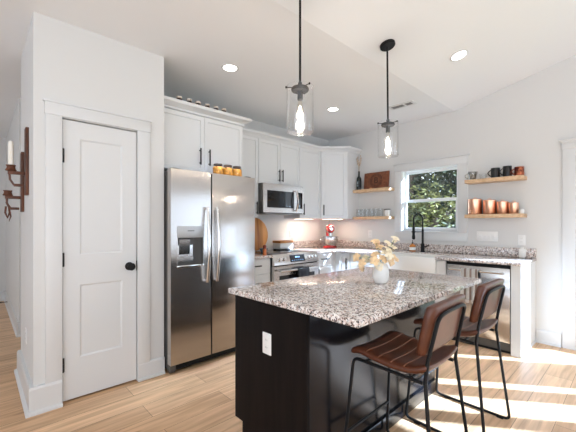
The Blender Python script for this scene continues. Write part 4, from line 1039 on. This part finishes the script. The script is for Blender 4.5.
mb = MB(); mb.tube([(.014, -.01, -.10), (.022, 0, -.14), (.012, .012, -.18)], [.006, .005, .002], 6); mb.build('tendril', SCONCEW, t)
t = thing('door_stop', 'small dark spring door stop on the hall baseboard', 'door stop', (.329, 6.6, .10), R(-90))
mb = MB(); mb.cyl(.012, -.004, 0, (0, 0, 0), 12, 'y'); mb.tube([(0, 0, 0), (0, -.07, 0)], .006, 8); mb.build('spring', GREY, t)
mb = MB(); mb.cyl(.010, -.085, -.068, (0, 0, 0), 12, 'y'); mb.build('tip', BLACK, t)

# ------------------------------------------------------------------ trees outside the sink window
BARK = pm('bark', (.10, .07, .05), .9, bump=.6, bscale=20)
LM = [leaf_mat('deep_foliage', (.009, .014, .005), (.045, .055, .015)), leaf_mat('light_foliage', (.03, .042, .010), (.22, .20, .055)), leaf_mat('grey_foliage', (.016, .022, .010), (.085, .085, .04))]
def tree(name, label, x, y, h, r, zc, n, m, lsz):
    t = thing(name, label, 'tree', (x, y, -.15), 0, 'trees outside the window')
    mb = MB(); mb.tube([(0, 0, 0), (.05, .03, h * .3), (-.04, 0, h * .6), (0, 0, h * .9)], [.12, .10, .07, .03], 10)
    for k in range(7):
        a = k * 2.3; zz = h * (.25 + .09 * k); mb.tube([(0, 0, zz), (.4 * r * math.cos(a), .4 * r * math.sin(a), zz + .25), (.8 * r * math.cos(a), .8 * r * math.sin(a), zz + .4)], [.04, .025, .01], 6)
    mb.build('trunk', BARK, t)
    mb = MB(); bm = mb.bm; cl = []
    for k in range(38):
        a = random.uniform(0, 2 * PI); rr = r * random.uniform(.15, .95); cl.append(Vector((rr * math.cos(a), rr * math.sin(a), zc + random.uniform(-.5, .5) * (h - .3))))
    for i in range(n):
        c = random.choice(cl); p = c + Vector((random.gauss(0, .2), random.gauss(0, .2), random.gauss(0, .17)))
        if p.z < .15: p.z = .15 + random.random() * .3
        d = Vector((random.uniform(-1, 1), random.uniform(-1, 1), random.uniform(-.7, .7))).normalized(); u = d.orthogonal().normalized(); s = lsz * random.uniform(.6, 1.3)
        a, b, c2, d2 = p - d * s, p + u * s * .45, p + d * s, p - u * s * .45
        bm.faces.new([bm.verts.new(q) for q in (a, b, c2, d2)])
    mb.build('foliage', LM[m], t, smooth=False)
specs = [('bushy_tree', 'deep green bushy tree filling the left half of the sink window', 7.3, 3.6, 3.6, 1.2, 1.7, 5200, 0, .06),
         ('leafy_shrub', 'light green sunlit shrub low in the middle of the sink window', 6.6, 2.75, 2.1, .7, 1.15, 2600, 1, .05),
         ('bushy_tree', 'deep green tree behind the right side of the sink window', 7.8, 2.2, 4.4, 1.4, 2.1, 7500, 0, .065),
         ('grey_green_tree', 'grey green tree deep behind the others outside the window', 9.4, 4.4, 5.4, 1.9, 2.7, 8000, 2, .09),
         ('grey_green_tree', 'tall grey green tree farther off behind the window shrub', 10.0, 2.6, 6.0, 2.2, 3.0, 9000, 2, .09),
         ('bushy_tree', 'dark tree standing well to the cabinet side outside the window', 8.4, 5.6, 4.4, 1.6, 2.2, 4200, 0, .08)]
for a in specs: tree(*a)
